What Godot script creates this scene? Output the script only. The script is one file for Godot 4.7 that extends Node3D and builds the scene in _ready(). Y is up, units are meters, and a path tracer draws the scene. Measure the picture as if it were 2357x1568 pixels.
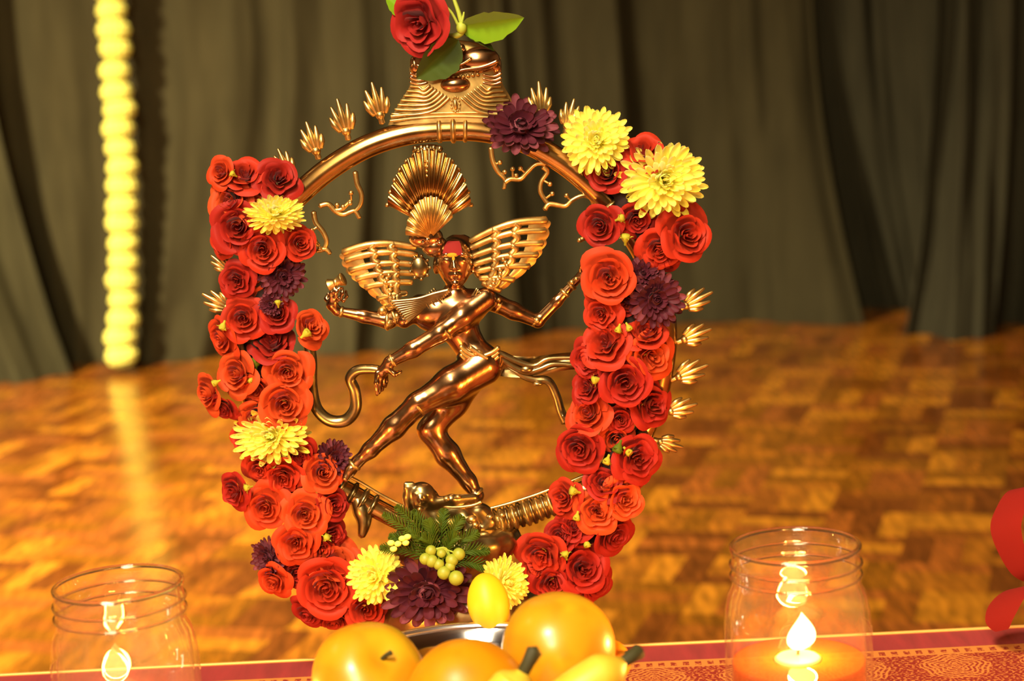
extends Node3D
# A bronze statue of a dancing figure in an arched ring, draped with rose garlands, on a cloth-covered table on a stage.

const FPX := 4397.0                 # focal length in pixels of the 2357 x 1568 frame
const CX := 1178.5
const CY := 784.0
const ZS := -1.4                    # the statue's plane
const U := 0.000318                 # one pixel at that plane, in metres
const TABLE_Y := 0.494
var cam: Camera3D
var eye := Vector3(0, 1.0, 0)
var look := Basis()
var rng := RandomNumberGenerator.new()
var M := {}

class Shape:
	var v := PackedVector3Array()
	var t := PackedInt32Array()
	var uv := PackedVector2Array()
	var col := PackedColorArray()
	func add(p: Vector3, w := Vector2.ZERO) -> int:
		v.append(p)
		uv.append(w)
		return v.size() - 1
	func tri(a: int, b: int, c: int) -> void:
		t.append(a); t.append(b); t.append(c)
	func quad(a: int, b: int, c: int, d: int) -> void:
		tri(a, b, c); tri(a, c, d)
	func flat_quad(a: Vector3, b: Vector3, c: Vector3, d: Vector3) -> void:
		var i := add(a, Vector2(0, 0)); add(b, Vector2(1, 0)); add(c, Vector2(1, 1)); add(d, Vector2(0, 1))
		quad(i, i + 1, i + 2, i + 3)
	func mesh(off := Vector3.ZERO) -> ArrayMesh:
		var n := PackedVector3Array()
		n.resize(v.size())
		for k in range(0, t.size(), 3):
			var a := v[t[k]]; var b := v[t[k + 1]]; var c := v[t[k + 2]]
			var f := (b - a).cross(c - a)
			n[t[k]] += f; n[t[k + 1]] += f; n[t[k + 2]] += f
		var p := PackedVector3Array()
		p.resize(v.size())
		for k in v.size():
			n[k] = n[k].normalized() if n[k].length_squared() > 1e-30 else Vector3.UP
			p[k] = v[k] - off
		var ix := PackedInt32Array()
		ix.resize(t.size())
		for k in range(0, t.size(), 3):      # Godot's front faces run clockwise
			ix[k] = t[k]; ix[k + 1] = t[k + 2]; ix[k + 2] = t[k + 1]
		var arr := []
		arr.resize(Mesh.ARRAY_MAX)
		arr[Mesh.ARRAY_VERTEX] = p
		arr[Mesh.ARRAY_NORMAL] = n
		arr[Mesh.ARRAY_TEX_UV] = uv
		arr[Mesh.ARRAY_INDEX] = ix
		if col.size() == v.size():
			arr[Mesh.ARRAY_COLOR] = col
		var m := ArrayMesh.new()
		m.add_surface_from_arrays(Mesh.PRIMITIVE_TRIANGLES, arr)
		return m

	func tube(pts: Array, radii: Array, seg := 10, closed := false, cap := true) -> void:
		var n := pts.size()
		var first := v.size()
		var up := Vector3(0.13, 0.21, 0.97)
		for i in n:
			var a: Vector3 = pts[(i - 1 + n) % n] if closed else pts[maxi(i - 1, 0)]
			var b: Vector3 = pts[(i + 1) % n] if closed else pts[mini(i + 1, n - 1)]
			var d := (b - a).normalized()
			up = (up - d * up.dot(d)).normalized()
			var side := d.cross(up)
			var r: float = radii[i] if radii.size() > 1 else radii[0]
			for k in seg:
				var an := TAU * k / seg
				add(pts[i] + (side * cos(an) + up * sin(an)) * r, Vector2(float(k) / seg, float(i)))
		var last := n if closed else n - 1
		for i in last:
			var j := (i + 1) % n
			for k in seg:
				var k2 := (k + 1) % seg
				quad(first + i * seg + k, first + j * seg + k, first + j * seg + k2, first + i * seg + k2)
		if cap and not closed:
			var d0: Vector3 = (pts[0] - pts[1]).normalized()
			var d1: Vector3 = (pts[n - 1] - pts[n - 2]).normalized()
			var r0: float = radii[0]
			var r1: float = radii[n - 1] if radii.size() > 1 else radii[0]
			var c0 := add(pts[0] + d0 * r0 * 0.6)
			var c1 := add(pts[n - 1] + d1 * r1 * 0.6)
			for k in seg:
				var k2 := (k + 1) % seg
				tri(c0, first + k, first + k2)
				tri(c1, first + (n - 1) * seg + k2, first + (n - 1) * seg + k)

	func ball(c: Vector3, ax: Vector3, ay: Vector3, az: Vector3, nu := 12, nv := 8) -> void:
		var first := v.size()
		for j in nv + 1:
			var ph := PI * j / nv
			for i in nu:
				var th := TAU * i / nu
				add(c + ax * (sin(ph) * cos(th)) + ay * cos(ph) + az * (sin(ph) * sin(th)), Vector2(float(i) / nu, float(j) / nv))
		for j in nv:
			for i in nu:
				var i2 := (i + 1) % nu
				quad(first + j * nu + i, first + j * nu + i2, first + (j + 1) * nu + i2, first + (j + 1) * nu + i)

	func bead(c: Vector3, r: float, nu := 10, nv := 7) -> void:
		ball(c, Vector3(r, 0, 0), Vector3(0, r, 0), Vector3(0, 0, r), nu, nv)

	func lathe(c: Vector3, ax: Vector3, ay: Vector3, az: Vector3, prof: Array, seg := 32, wave := 0.0, waves := 12) -> void:
		var first := v.size()
		for j in prof.size():
			for i in seg:
				var th := TAU * i / seg
				var r: float = prof[j].x * (1.0 + wave * cos(th * waves))
				add(c + ax * (r * cos(th)) + az * (r * sin(th)) + ay * prof[j].y, Vector2(float(i) / seg * 4.0, float(j) / prof.size()))
		for j in prof.size() - 1:
			for i in seg:
				var i2 := (i + 1) % seg
				quad(first + j * seg + i, first + (j + 1) * seg + i, first + (j + 1) * seg + i2, first + j * seg + i2)

	func sheet(nu: int, nv: int, f: Callable) -> void:
		var first := v.size()
		for j in nv + 1:
			for i in nu + 1:
				add(f.call(float(i) / nu, float(j) / nv), Vector2(float(i) / nu, float(j) / nv))
		for j in nv:
			for i in nu:
				var a := first + j * (nu + 1) + i
				quad(a, a + 1, a + nu + 2, a + nu + 1)

	func box(c: Vector3, hx: Vector3, hy: Vector3, hz: Vector3, bevel := 0.0) -> void:
		# a box whose top edges are chamfered by bevel (metres)
		var tx := hx * (1.0 - bevel / maxf(hx.length(), 1e-6))
		var tz := hz * (1.0 - bevel / maxf(hz.length(), 1e-6))
		var my := hy * (1.0 - 2.0 * bevel / maxf(hy.length() * 2.0, 1e-6))
		var lo := [c - hx - hy - hz, c + hx - hy - hz, c + hx - hy + hz, c - hx - hy + hz]
		var mi := [c - hx + my - hz, c + hx + my - hz, c + hx + my + hz, c - hx + my + hz]
		var hi := [c - tx + hy - tz, c + tx + hy - tz, c + tx + hy + tz, c - tx + hy + tz]
		flat_quad(hi[3], hi[2], hi[1], hi[0])
		flat_quad(lo[0], lo[1], lo[2], lo[3])
		for k in 4:
			var j := (k + 1) % 4
			flat_quad(lo[j], lo[k], mi[k], mi[j])
			if bevel > 0.0:
				flat_quad(mi[j], mi[k], hi[k], hi[j])

# ---- from the picture's pixels to the place -------------------------------------------------
func ray(px: float, py: float) -> Vector3:
	return look * Vector3((px - CX) / FPX, -(py - CY) / FPX, -1.0)
func on_z(px: float, py: float, z: float) -> Vector3:
	var r := ray(px, py)
	return eye + r * ((z - eye.z) / r.z)
func on_y(px: float, py: float, y: float) -> Vector3:
	var r := ray(px, py)
	return eye + r * ((y - eye.y) / r.y)
func D(x: float, y: float, z := 0.0) -> Vector3:
	return on_z(x, y, ZS + z * U)
func to_px(p: Vector3) -> Vector2:
	var q := look.inverse() * (p - eye)
	return Vector2(CX - FPX * q.x / q.z, CY + FPX * q.y / q.z)

func curve(pts: Array, per := 6, closed := false) -> Array:    # Catmull-Rom through Vector3 points
	var out := []
	var n := pts.size()
	var last := n if closed else n - 1
	for i in last:
		var p0: Vector3 = pts[(i - 1 + n) % n] if closed else pts[maxi(i - 1, 0)]
		var p1: Vector3 = pts[i]
		var p2: Vector3 = pts[(i + 1) % n]
		var p3: Vector3 = pts[(i + 2) % n] if closed else pts[mini(i + 2, n - 1)]
		for k in per:
			out.append(p1.cubic_interpolate(p2, p0, p3, float(k) / per))
	if not closed:
		out.append(pts[n - 1])
	return out
func path(flat: Array, z := 0.0) -> Array:    # [x, y, x, y, ...] in the statue's pixels
	var out := []
	for k in range(0, flat.size(), 2):
		out.append(Vector3(flat[k], flat[k + 1], z))
	return out
func path3(flat: Array) -> Array:
	var out := []
	for k in range(0, flat.size(), 3):
		out.append(Vector3(flat[k], flat[k + 1], flat[k + 2]))
	return out
func put(pts: Array) -> Array:
	var out := []
	for p in pts:
		out.append(D(p.x, p.y, p.z))
	return out
func taper(n: int, a: float, b: float, c := -1.0) -> Array:     # radii in pixels
	var out := []
	for k in n:
		var f := float(k) / maxi(n - 1, 1)
		if c < 0.0:
			out.append(lerpf(a, b, f) * U)
		else:
			out.append((lerpf(a, b, f * 2.0) if f < 0.5 else lerpf(b, c, f * 2.0 - 1.0)) * U)
	return out
func wire(s: Shape, flat: Array, z: float, r0: float, r1: float, seg := 8, per := 5) -> void:
	var c := curve(path(flat, z), per)
	s.tube(put(c), taper(c.size(), r0, r1), seg)
func dome(s: Shape, x: float, y: float, z: float, rx: float, ry: float, rz: float, nu := 16, nv := 10) -> void:
	s.ball(D(x, y, z), Vector3(rx * U, 0, 0), Vector3(0, ry * U, 0), Vector3(0, 0, rz * U), nu, nv)

# ---- nodes ---------------------------------------------------------------------------------
var used := {}
func numbered(called: String) -> String:
	var n: int = used.get(called, 0)
	used[called] = n + 1
	return called if n == 0 else "%s_%03d" % [called, n]
func tag(o: Node, label: String, category: String, group := "") -> void:
	o.set_meta("label", label)
	o.set_meta("category", category)
	if group != "":
		o.set_meta("group", group)
func thing(called: String, label: String, category: String, at: Vector3, group := "") -> Node3D:
	var o := Node3D.new()
	o.name = numbered(called)
	add_child(o)
	o.position = at
	tag(o, label, category, group)
	return o
func origin(o: Node) -> Vector3:
	var p := Vector3.ZERO
	while o != self:
		p += o.position
		o = o.get_parent()
	return p
func part(called: String, s: Shape, mat: Material, parent: Node) -> MeshInstance3D:   # a shape in world coordinates
	return mpart(called, s.mesh(origin(parent)), mat, parent)
func mpart(called: String, m: Mesh, mat: Material, parent: Node, tr := Transform3D()) -> MeshInstance3D:
	var o := MeshInstance3D.new()
	o.mesh = m
	o.material_override = mat
	o.transform = tr
	o.name = numbered(called) if parent == self else called
	parent.add_child(o, true)
	return o
func struct(called: String, s: Shape, mat: Material) -> MeshInstance3D:
	var o := mpart(called, s.mesh(), mat, self)
	o.set_meta("kind", "structure")
	return o

# ---- materials -----------------------------------------------------------------------------
func mat(c: Color, rough := 0.6, metal := 0.0) -> StandardMaterial3D:
	var m := StandardMaterial3D.new()
	m.albedo_color = c
	m.roughness = rough
	m.metallic = metal
	m.cull_mode = BaseMaterial3D.CULL_DISABLED
	return m
func dk(c: Color, k: float) -> Color:      # the same hue reflecting k times the light
	var l := c.srgb_to_linear()
	return Color(l.r * k, l.g * k, l.b * k).linear_to_srgb()
func noise_map(size: int, freq: float, sx: float, sy: float, lo: float, hi: float, sd: int, octaves := 4) -> ImageTexture:
	var n := FastNoiseLite.new()
	n.seed = sd
	n.frequency = freq
	n.fractal_octaves = octaves
	var im := Image.create(size, size, false, Image.FORMAT_RGB8)
	for y in size:
		for x in size:
			# blended across the borders so that the pattern repeats without a seam
			var fx := float(x) / size
			var fy := float(y) / size
			var a := n.get_noise_2d(x * sx, y * sy)
			var b := n.get_noise_2d((x - size) * sx, y * sy)
			var c := n.get_noise_2d(x * sx, (y - size) * sy)
			var d := n.get_noise_2d((x - size) * sx, (y - size) * sy)
			var w := lerpf(lerpf(a, b, fx), lerpf(c, d, fx), fy)
			var g := clampf(lerpf(lo, hi, clampf(w * 1.1 + 0.5, 0.0, 1.0)), 0.0, 1.0)
			im.set_pixel(x, y, Color(g, g, g))
	return ImageTexture.create_from_image(im)
func ramp_map(size: int, freq: float, a: Color, b: Color, sd: int) -> ImageTexture:
	var n := FastNoiseLite.new()
	n.seed = sd
	n.frequency = freq
	n.fractal_octaves = 3
	var im := Image.create(size, size, false, Image.FORMAT_RGB8)
	for y in size:
		for x in size:
			var fx := float(x) / size
			var w := lerpf(n.get_noise_2d(x, y), n.get_noise_2d(x - size, y), fx)
			im.set_pixel(x, y, a.lerp(b, smoothstep(-0.28, 0.28, w)))
	return ImageTexture.create_from_image(im)
func triplanar(m: StandardMaterial3D, t: Texture2D, k: Vector3, world := false) -> StandardMaterial3D:
	m.albedo_texture = t
	m.uv1_triplanar = true
	m.uv1_world_triplanar = world
	m.uv1_scale = k
	return m
func petal_mat(c: Color, back: float, rough := 0.62) -> StandardMaterial3D:
	var m := mat(c, rough)
	m.metallic_specular = 0.3
	m.backlight_enabled = true
	m.backlight = Color(back, back, back)
	m.rim_enabled = true
	m.rim = 0.25
	m.rim_tint = 0.8
	return m

func make_materials() -> void:
	var patina := noise_map(192, 0.03, 1.0, 1.0, 0.62, 1.0, 5)
	M.bronze = triplanar(mat(Color(0.86, 0.64, 0.42), 0.23, 1.0), patina, Vector3(9, 9, 9))
	M.ring = triplanar(mat(Color(0.90, 0.68, 0.36), 0.23, 1.0), patina, Vector3(7, 7, 7))
	M.gilt = triplanar(mat(Color(0.97, 0.80, 0.47), 0.42, 1.0), patina, Vector3(9, 9, 9))
	M.olive = triplanar(mat(Color(0.74, 0.63, 0.40), 0.32, 1.0), patina, Vector3(9, 9, 9))
	for k in ["bronze", "ring", "gilt", "olive"]:      # lacquered
		M[k].clearcoat_enabled = true
		M[k].clearcoat = 0.9
		M[k].clearcoat_roughness = 0.16
	M.paste_red = mat(Color(0.52, 0.07, 0.04), 0.9)
	M.paste_yellow = mat(Color(0.80, 0.55, 0.06), 0.9)
	M.silver = mat(Color(0.95, 0.95, 0.96), 0.24, 1.0)
	M.silver_bright = mat(Color(0.93, 0.93, 0.95), 0.10, 1.0)
	M.rose = []
	for c in [Color(0.90, 0.28, 0.11), Color(0.84, 0.22, 0.11), Color(0.73, 0.15, 0.10), Color(0.93, 0.33, 0.13)]:
		M.rose.append(petal_mat(dk(c, 0.60), 0.3))
	M.rose_pink = petal_mat(dk(Color(0.80, 0.17, 0.16), 0.50), 0.3)
	M.yellow = petal_mat(Color(1.0, 0.97, 0.42), 0.85)
	M.yellow_deep = petal_mat(Color(1.0, 0.94, 0.32), 0.8)
	M.plum = petal_mat(Color(0.31, 0.10, 0.15), 0.25)
	M.plum_light = petal_mat(Color(0.45, 0.21, 0.25), 0.25)
	M.lemon = petal_mat(Color(1.0, 0.97, 0.46), 0.6)
	M.calyx = petal_mat(Color(0.66, 0.63, 0.17), 0.25)
	M.calyx_green = petal_mat(Color(0.33, 0.38, 0.06), 0.25)
	M.leaf = petal_mat(Color(0.43, 0.58, 0.08), 0.35, 0.42)
	M.leaf_dark = petal_mat(Color(0.21, 0.28, 0.03), 0.3, 0.5)
	M.fern = petal_mat(Color(0.26, 0.33, 0.04), 0.3, 0.6)
	M.stem = mat(Color(0.62, 0.66, 0.20), 0.6)
	M.berry = mat(Color(0.56, 0.60, 0.17), 0.5)
	M.cord = mat(Color(0.16, 0.07, 0.04), 0.9)
	M.thread = mat(Color(0.85, 0.80, 0.55), 0.9)
	var skin := ramp_map(192, 0.012, Color(1.0, 0.79, 0.13), Color(0.97, 0.64, 0.08), 8)
	M.fruit = triplanar(mat(dk(Color.WHITE, 0.62), 0.34), skin, Vector3(9, 9, 9))
	M.fruit.clearcoat_enabled = true
	M.fruit.clearcoat = 0.4
	M.fruit.clearcoat_roughness = 0.25
	M.orange = triplanar(mat(dk(Color(1.0, 0.95, 0.75), 0.62), 0.42), ramp_map(128, 0.02, Color(1.0, 0.72, 0.04), Color(1.0, 0.62, 0.02), 3), Vector3(9, 9, 9))
	M.banana = triplanar(mat(dk(Color.WHITE, 0.66), 0.45), ramp_map(128, 0.02, Color(1.0, 0.88, 0.28), Color(0.97, 0.78, 0.16), 4), Vector3(9, 9, 9))
	M.fruit_stem = mat(Color(0.22, 0.20, 0.05), 0.7)
	var weave := noise_map(256, 0.05, 1.0, 0.15, 0.82, 1.0, 12)
	M.curtain = []
	for c in [Color(0.33, 0.31, 0.20), Color(0.345, 0.315, 0.20), Color(0.295, 0.268, 0.17), Color(0.28, 0.265, 0.19)]:
		var m := triplanar(mat(dk(c, 0.60), 0.95), weave, Vector3(1.4, 1.4, 1.4), true)
		m.metallic_specular = 0.2
		M.curtain.append(m)
	var grain := noise_map(256, 0.02, 3.0, 0.5, 0.66, 1.0, 21)
	M.plank = []
	for c in [Color(0.80, 0.48, 0.12), Color(0.71, 0.40, 0.11), Color(0.90, 0.57, 0.14), Color(0.58, 0.31, 0.09), Color(0.76, 0.42, 0.14), Color(0.68, 0.41, 0.08)]:
		var m := triplanar(mat(dk(c, 0.70), 0.19), grain, Vector3(3.1, 3.1, 3.1), true)
		m.metallic_specular = 0.6
		M.plank.append(m)
	M.plank_any = triplanar(mat(Color.WHITE, 0.19), grain, Vector3(3.1, 3.1, 3.1), true)
	M.plank_any.metallic_specular = 0.6
	M.plank_any.vertex_color_use_as_albedo = true
	M.subfloor = mat(Color(0.24, 0.13, 0.05), 0.8)
	M.wall = mat(Color(0.60, 0.53, 0.43), 0.9)
	M.ceiling = mat(Color(0.60, 0.52, 0.42), 0.9)
	M.cloth = triplanar(mat(dk(Color(0.66, 0.18, 0.18), 0.92), 0.8), weave, Vector3(6, 6, 6), true)
	M.cloth.rim_enabled = true
	M.cloth.rim = 0.3
	M.brocade = mat(dk(Color.WHITE, 0.95), 0.55)
	M.brocade.albedo_texture = brocade()
	M.brocade.metallic_specular = 0.6
	M.gold_thread = mat(Color(0.93, 0.68, 0.34), 0.5, 0.3)
	M.table = mat(Color(0.30, 0.17, 0.08), 0.5)
	M.ribbon = petal_mat(dk(Color(0.84, 0.20, 0.17), 0.36), 0.2)
	var g := mat(Color(0.95, 0.97, 0.95, 0.003), 0.03)
	g.transparency = BaseMaterial3D.TRANSPARENCY_ALPHA
	M.glass = g
	var gs := mat(Color(1, 1, 1, 0.0), 0.02)
	gs.refraction_enabled = true
	gs.refraction_scale = 0.05
	M.glass_solid = gs
	var o := mat(Color(0.52, 0.22, 0.02, 0.5), 0.04)
	o.transparency = BaseMaterial3D.TRANSPARENCY_ALPHA
	M.oil = o
	M.wax = mat(Color(0.95, 0.80, 0.45), 0.5)
	M.wick = mat(Color(0.05, 0.04, 0.03), 0.9)
	M.flame = mat(Color(1, 0.8, 0.4), 0.9)
	M.flame.emission_enabled = true
	M.flame.emission = Color(1.0, 0.84, 0.50)
	M.flame.emission_energy_multiplier = 4.0
	M.lamp_body = mat(Color(0.05, 0.05, 0.05), 0.5)
	M.lamp_glow = mat(Color(1, 0.95, 0.85), 0.9)
	M.lamp_glow.emission_enabled = true
	M.lamp_glow.emission = Color(1.0, 0.88, 0.66)
	M.lamp_glow.emission_energy_multiplier = 5.0

func brocade() -> ImageTexture:
	# woven gold scrolls and leaves on crimson: flat weave, so a texture
	var n := 256
	var im := Image.create(n, n, false, Image.FORMAT_RGB8)
	var noise := FastNoiseLite.new()
	noise.seed = 4
	noise.frequency = 0.17
	for y in n:
		for x in n:
			var best := 0.0
			for c in [[64, 70, 46], [192, 70, 46], [128, 190, 52], [0, 190, 52], [256, 190, 52]]:
				var dx: float = x - c[0]
				var dy: float = y - c[1]
				var r := sqrt(dx * dx + dy * dy)
				var w: float = 0.5 + 0.5 * sin(r * 0.9 + sin(atan2(dy, dx) * 5.0) * 3.4)
				if r < c[2]:
					best = maxf(best, smoothstep(0.35, 0.7, w))
			best = maxf(best, smoothstep(0.02, 0.22, noise.get_noise_2d(x, y)) * 0.9)
			if y < 26 and (y < 7 or y > 19 or (x / 8) % 2 == 0):
				best = 1.0
			im.set_pixel(x, y, Color(0.58, 0.17, 0.12).lerp(Color(0.84, 0.53, 0.24), best))
	return ImageTexture.create_from_image(im)

# ---- bodies: tapered bones joined smoothly on a grid of the statue's pixels -------------------
class Field:
	var o: Vector3
	var nx: int
	var ny: int
	var nz: int
	var c: float
	var f := PackedFloat32Array()
	func _init(lo: Vector3, hi: Vector3, cell: float) -> void:
		o = lo
		c = cell
		nx = int((hi.x - lo.x) / cell) + 2
		ny = int((hi.y - lo.y) / cell) + 2
		nz = int((hi.z - lo.z) / cell) + 2
		f.resize(nx * ny * nz)
		f.fill(1000.0)
	func bone(a: Vector3, b: Vector3, ra: float, rb: float, k := 8.0) -> void:
		var m := maxf(ra, rb) + k + 2.0 * c
		var lo := (a.min(b) - Vector3(m, m, m) - o) / c
		var hi := (a.max(b) + Vector3(m, m, m) - o) / c
		var ab := b - a
		var l2 := maxf(ab.length_squared(), 1e-6)
		for z in range(maxi(int(lo.z), 0), mini(int(hi.z) + 1, nz)):
			for y in range(maxi(int(lo.y), 0), mini(int(hi.y) + 1, ny)):
				var row := (z * ny + y) * nx
				for x in range(maxi(int(lo.x), 0), mini(int(hi.x) + 1, nx)):
					var p := o + Vector3(x, y, z) * c - a
					var t := clampf(p.dot(ab) / l2, 0.0, 1.0)
					var d := (p - ab * t).length() - lerpf(ra, rb, t)
					var e := f[row + x]
					var h := maxf(k - absf(d - e), 0.0) / k
					f[row + x] = minf(d, e) - h * h * k * 0.25
	func chain(p: Array, k := 8.0) -> void:      # [x, y, z, r, ...]
		for i in range(0, p.size() - 4, 4):
			bone(Vector3(p[i], p[i + 1], p[i + 2]), Vector3(p[i + 4], p[i + 5], p[i + 6]), p[i + 3], p[i + 7], k)
	func lump(at: Vector3, r: Vector3, k := 8.0) -> void:
		var m := maxf(r.x, maxf(r.y, r.z)) + k + 2.0 * c
		var lo := (at - Vector3(m, m, m) - o) / c
		var hi := (at + Vector3(m, m, m) - o) / c
		var s := minf(r.x, minf(r.y, r.z))
		for z in range(maxi(int(lo.z), 0), mini(int(hi.z) + 1, nz)):
			for y in range(maxi(int(lo.y), 0), mini(int(hi.y) + 1, ny)):
				var row := (z * ny + y) * nx
				for x in range(maxi(int(lo.x), 0), mini(int(hi.x) + 1, nx)):
					var d := (((o + Vector3(x, y, z) * c - at) / r).length() - 1.0) * s
					var e := f[row + x]
					var h := maxf(k - absf(d - e), 0.0) / k
					f[row + x] = minf(d, e) - h * h * k * 0.25
	func mesh_into(s: Shape, at: Callable) -> void:
		var index := {}
		var step := [1, nx, nx * ny]
		for z in nz - 1:
			for y in ny - 1:
				var row := (z * ny + y) * nx
				for x in nx - 1:
					var i := row + x
					if absf(f[i]) > 2.0 * c:
						continue
					var sum := Vector3.ZERO
					var n := 0
					var inside := 0
					var val := PackedFloat32Array()
					for q in 8:
						var w := f[i + (q & 1) + ((q >> 1) & 1) * nx + ((q >> 2) & 1) * nx * ny]
						val.append(w)
						if w < 0.0:
							inside += 1
					if inside == 0 or inside == 8:
						continue
					for e in EDGES:
						var va := val[e[0]]
						var vb := val[e[1]]
						if (va < 0.0) != (vb < 0.0):
							var t := va / (va - vb)
							var pa := Vector3(e[0] & 1, (e[0] >> 1) & 1, (e[0] >> 2) & 1)
							var pb := Vector3(e[1] & 1, (e[1] >> 1) & 1, (e[1] >> 2) & 1)
							sum += pa.lerp(pb, t)
							n += 1
					var p := o + (Vector3(x, y, z) + sum / n) * c
					index[i] = s.add(at.call(p))
		for i in index:
			var a: float = f[i]
			for ax in 3:
				var b: float = f[i + step[ax]]
				if (a < 0.0) == (b < 0.0):
					continue
				var u: int = step[(ax + 1) % 3]
				var w: int = step[(ax + 2) % 3]
				if index.has(i - u) and index.has(i - w) and index.has(i - u - w):
					if a < 0.0:      # the statue's pixels run down, so the hand of the frame is turned
						s.quad(index[i], index[i - w], index[i - u - w], index[i - u])
					else:
						s.quad(index[i], index[i - u], index[i - u - w], index[i - w])
	const EDGES := [[0, 1], [2, 3], [4, 5], [6, 7], [0, 2], [1, 3], [4, 6], [5, 7], [0, 4], [1, 5], [2, 6], [3, 7]]

func at_statue(p: Vector3) -> Vector3:
	return D(p.x, p.y, p.z)

func build_statue() -> Node3D:
	var foot := D(1045, 1300)
	foot.y = TABLE_Y
	var st := thing("statue", "bronze statue of a four-armed dancing figure balanced on one leg inside an arched ring", "statue", foot)

	# pedestal: a lotus base on a round plinth
	var top_at := D(1045, 1212)
	var hh := top_at.y - TABLE_Y
	var s := Shape.new()
	var prof := []
	for q in [[0.0, 0.0], [0.036, -0.001], [0.047, -0.004], [0.050, -0.012], [0.045, -0.022], [0.039, -0.028], [0.043, -0.036], [0.056, -0.050], [0.062, -0.066], [0.058, -0.076], [0.064, -0.084], [0.066, -hh + 0.004], [0.064, -hh + 0.0005], [0.0, -hh + 0.0005]]:
		prof.append(Vector2(q[0], q[1]))
	s.lathe(Vector3(top_at.x, top_at.y, ZS), Vector3.RIGHT, Vector3.UP, Vector3(0, 0, 0.72), prof, 56, 0.025, 14)
	part("pedestal", s, M.olive, st)

	# the ring
	var ring := path([1040, 298, 1120, 302, 1200, 323, 1285, 367, 1358, 425, 1420, 492, 1475, 572, 1515, 662, 1532, 760, 1522, 870, 1497, 960, 1455, 1040, 1390, 1105, 1300, 1148, 1215, 1180, 1130, 1204, 1035, 1222, 940, 1205, 870, 1173, 800, 1132, 720, 1090, 650, 1030, 595, 950, 562, 850, 552, 760, 560, 660, 585, 580, 630, 508, 690, 446, 760, 387, 845, 337, 940, 307])
	s = Shape.new()
	var rc := curve(ring, 6, true)
	var rr := []
	for p in rc:
		rr.append((27.0 if p.y < 800 else lerpf(27.0, 24.0, clampf((p.y - 800) / 300.0, 0, 1))) * U)
	s.tube(put(rc), rr, 18, true)
	var r_ring := part("ring", s, M.ring, st)
	# raised bands around it, a thin bead line inside it
	for at in [0.1, 5.0, 47.1, 46.1, 45.1, 44.1, 13.9, 14.5, 18.6, 19.2]:
		s = Shape.new()
		for k in [-2, 0, 2]:
			var q: int = int(at * 6.0) + k
			var n := rc.size()
			var a: Vector3 = rc[(q + n) % n]
			var b: Vector3 = rc[(q + 1 + n) % n]
			var e := a.lerp(b, 0.45)
			s.tube(put([a, e]), [(32.5 if k == 0 else 30.5) * U], 18)
		part("band", s, M.gilt if at < 6.0 or at > 20.0 else M.olive, r_ring)
	s = Shape.new()
	var inner := []
	var mid := Vector3(1040, 770, 0)
	for k in range(40 * 6, 48 * 6 + 22):
		var p: Vector3 = rc[k % rc.size()]
		inner.append(p + (mid - p).normalized() * 33.0)
	s.tube(put(inner), [4.0 * U], 6)
	part("rim_line", s, M.gilt, r_ring)
	# a curled leaf hanging from the ring's foot
	s = Shape.new()
	var lf := curve(path3([812, 1128, 0, 828, 1160, 8, 838, 1198, 12, 832, 1235, 14]), 5)
	s.tube(put(lf), taper(lf.size(), 16, 24, 9), 10)
	part("scroll_leaf", s, M.olive, st)

	# flame tufts on the ring: five tongues and a bead
	for q in [[878, 276, 856, 190, 1.0], [800, 313, 776, 228, 1.0], [731, 357, 705, 281, 1.0], [668, 405, 640, 343, 0.9], [1246, 270, 1240, 188, 1.0], [1303, 298, 1322, 228, 0.9], [1372, 345, 1408, 285, 0.9],
			[1570, 708, 1640, 672, 0.9], [1566, 785, 1638, 757, 0.9], [1552, 872, 1630, 840, 0.9], [1535, 950, 1605, 930, 0.85], [1512, 1015, 1572, 1030, 0.8], [530, 712, 466, 676, 0.85], [528, 622, 486, 588, 0.7]]:
		s = Shape.new()
		var a := Vector3(q[0], q[1], 6)
		var b := Vector3(q[2], q[3], 6)
		var dir := (b - a).normalized()
		var side := Vector3(-dir.y, dir.x, 0)
		var len := a.distance_to(b)
		for k in 5:
			var an := (k - 2) * 0.25
			var l: float = len * [0.66, 0.86, 1.0, 0.84, 0.62][k]
			var d := dir * cos(an) + side * sin(an)
			var from := a + dir * len * 0.16 + side * (k - 2) * len * 0.075 + Vector3(0, 0, 4)
			var c := curve([from, from.lerp(a + d * l, 0.5) + side * sin(an) * 3.0 + Vector3(0, 0, 3), a + d * l], 4)
			s.tube(put(c), taper(c.size(), 5.2 * q[4], 7.6 * q[4], 3.0), 8)
		dome(s, a.x + dir.x * len * 0.13, a.y + dir.y * len * 0.13, 8, 11 * q[4], 11 * q[4], 11 * q[4])
		s.tube(put([a - dir * 8, a + dir * len * 0.14]), [7.0 * U], 8)
		part("flame_tuft", s, M.gilt, st)

	build_crest(st)
	build_scrolls(st)
	build_headdress(st)
	build_wing(st, [[956, 570], [962, 610], [948, 650], [925, 695]], [[784, 584], [800, 624], [838, 662], [893, 708]], 10.0)
	build_wing(st, [[1083, 555], [1088, 590], [1098, 625], [1112, 652]], [[1264, 508], [1254, 560], [1222, 612], [1152, 668]], 26.0)
	build_figure(st)
	build_dwarf(st)

	# snake from the ring to the drooping hand, and the flying sash
	s = Shape.new()
	var c := curve(path3([708, 770, 0, 716, 830, 8, 717, 890, 14, 728, 940, 18, 758, 968, 20, 795, 968, 22, 818, 940, 24, 816, 900, 26, 806, 872, 30, 822, 853, 36, 850, 850, 44, 872, 852, 50]), 6)
	s.tube(put(c), taper(c.size(), 14, 15, 11), 12)
	part("scarf_tail", s, M.olive, st)
	s = Shape.new()
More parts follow.
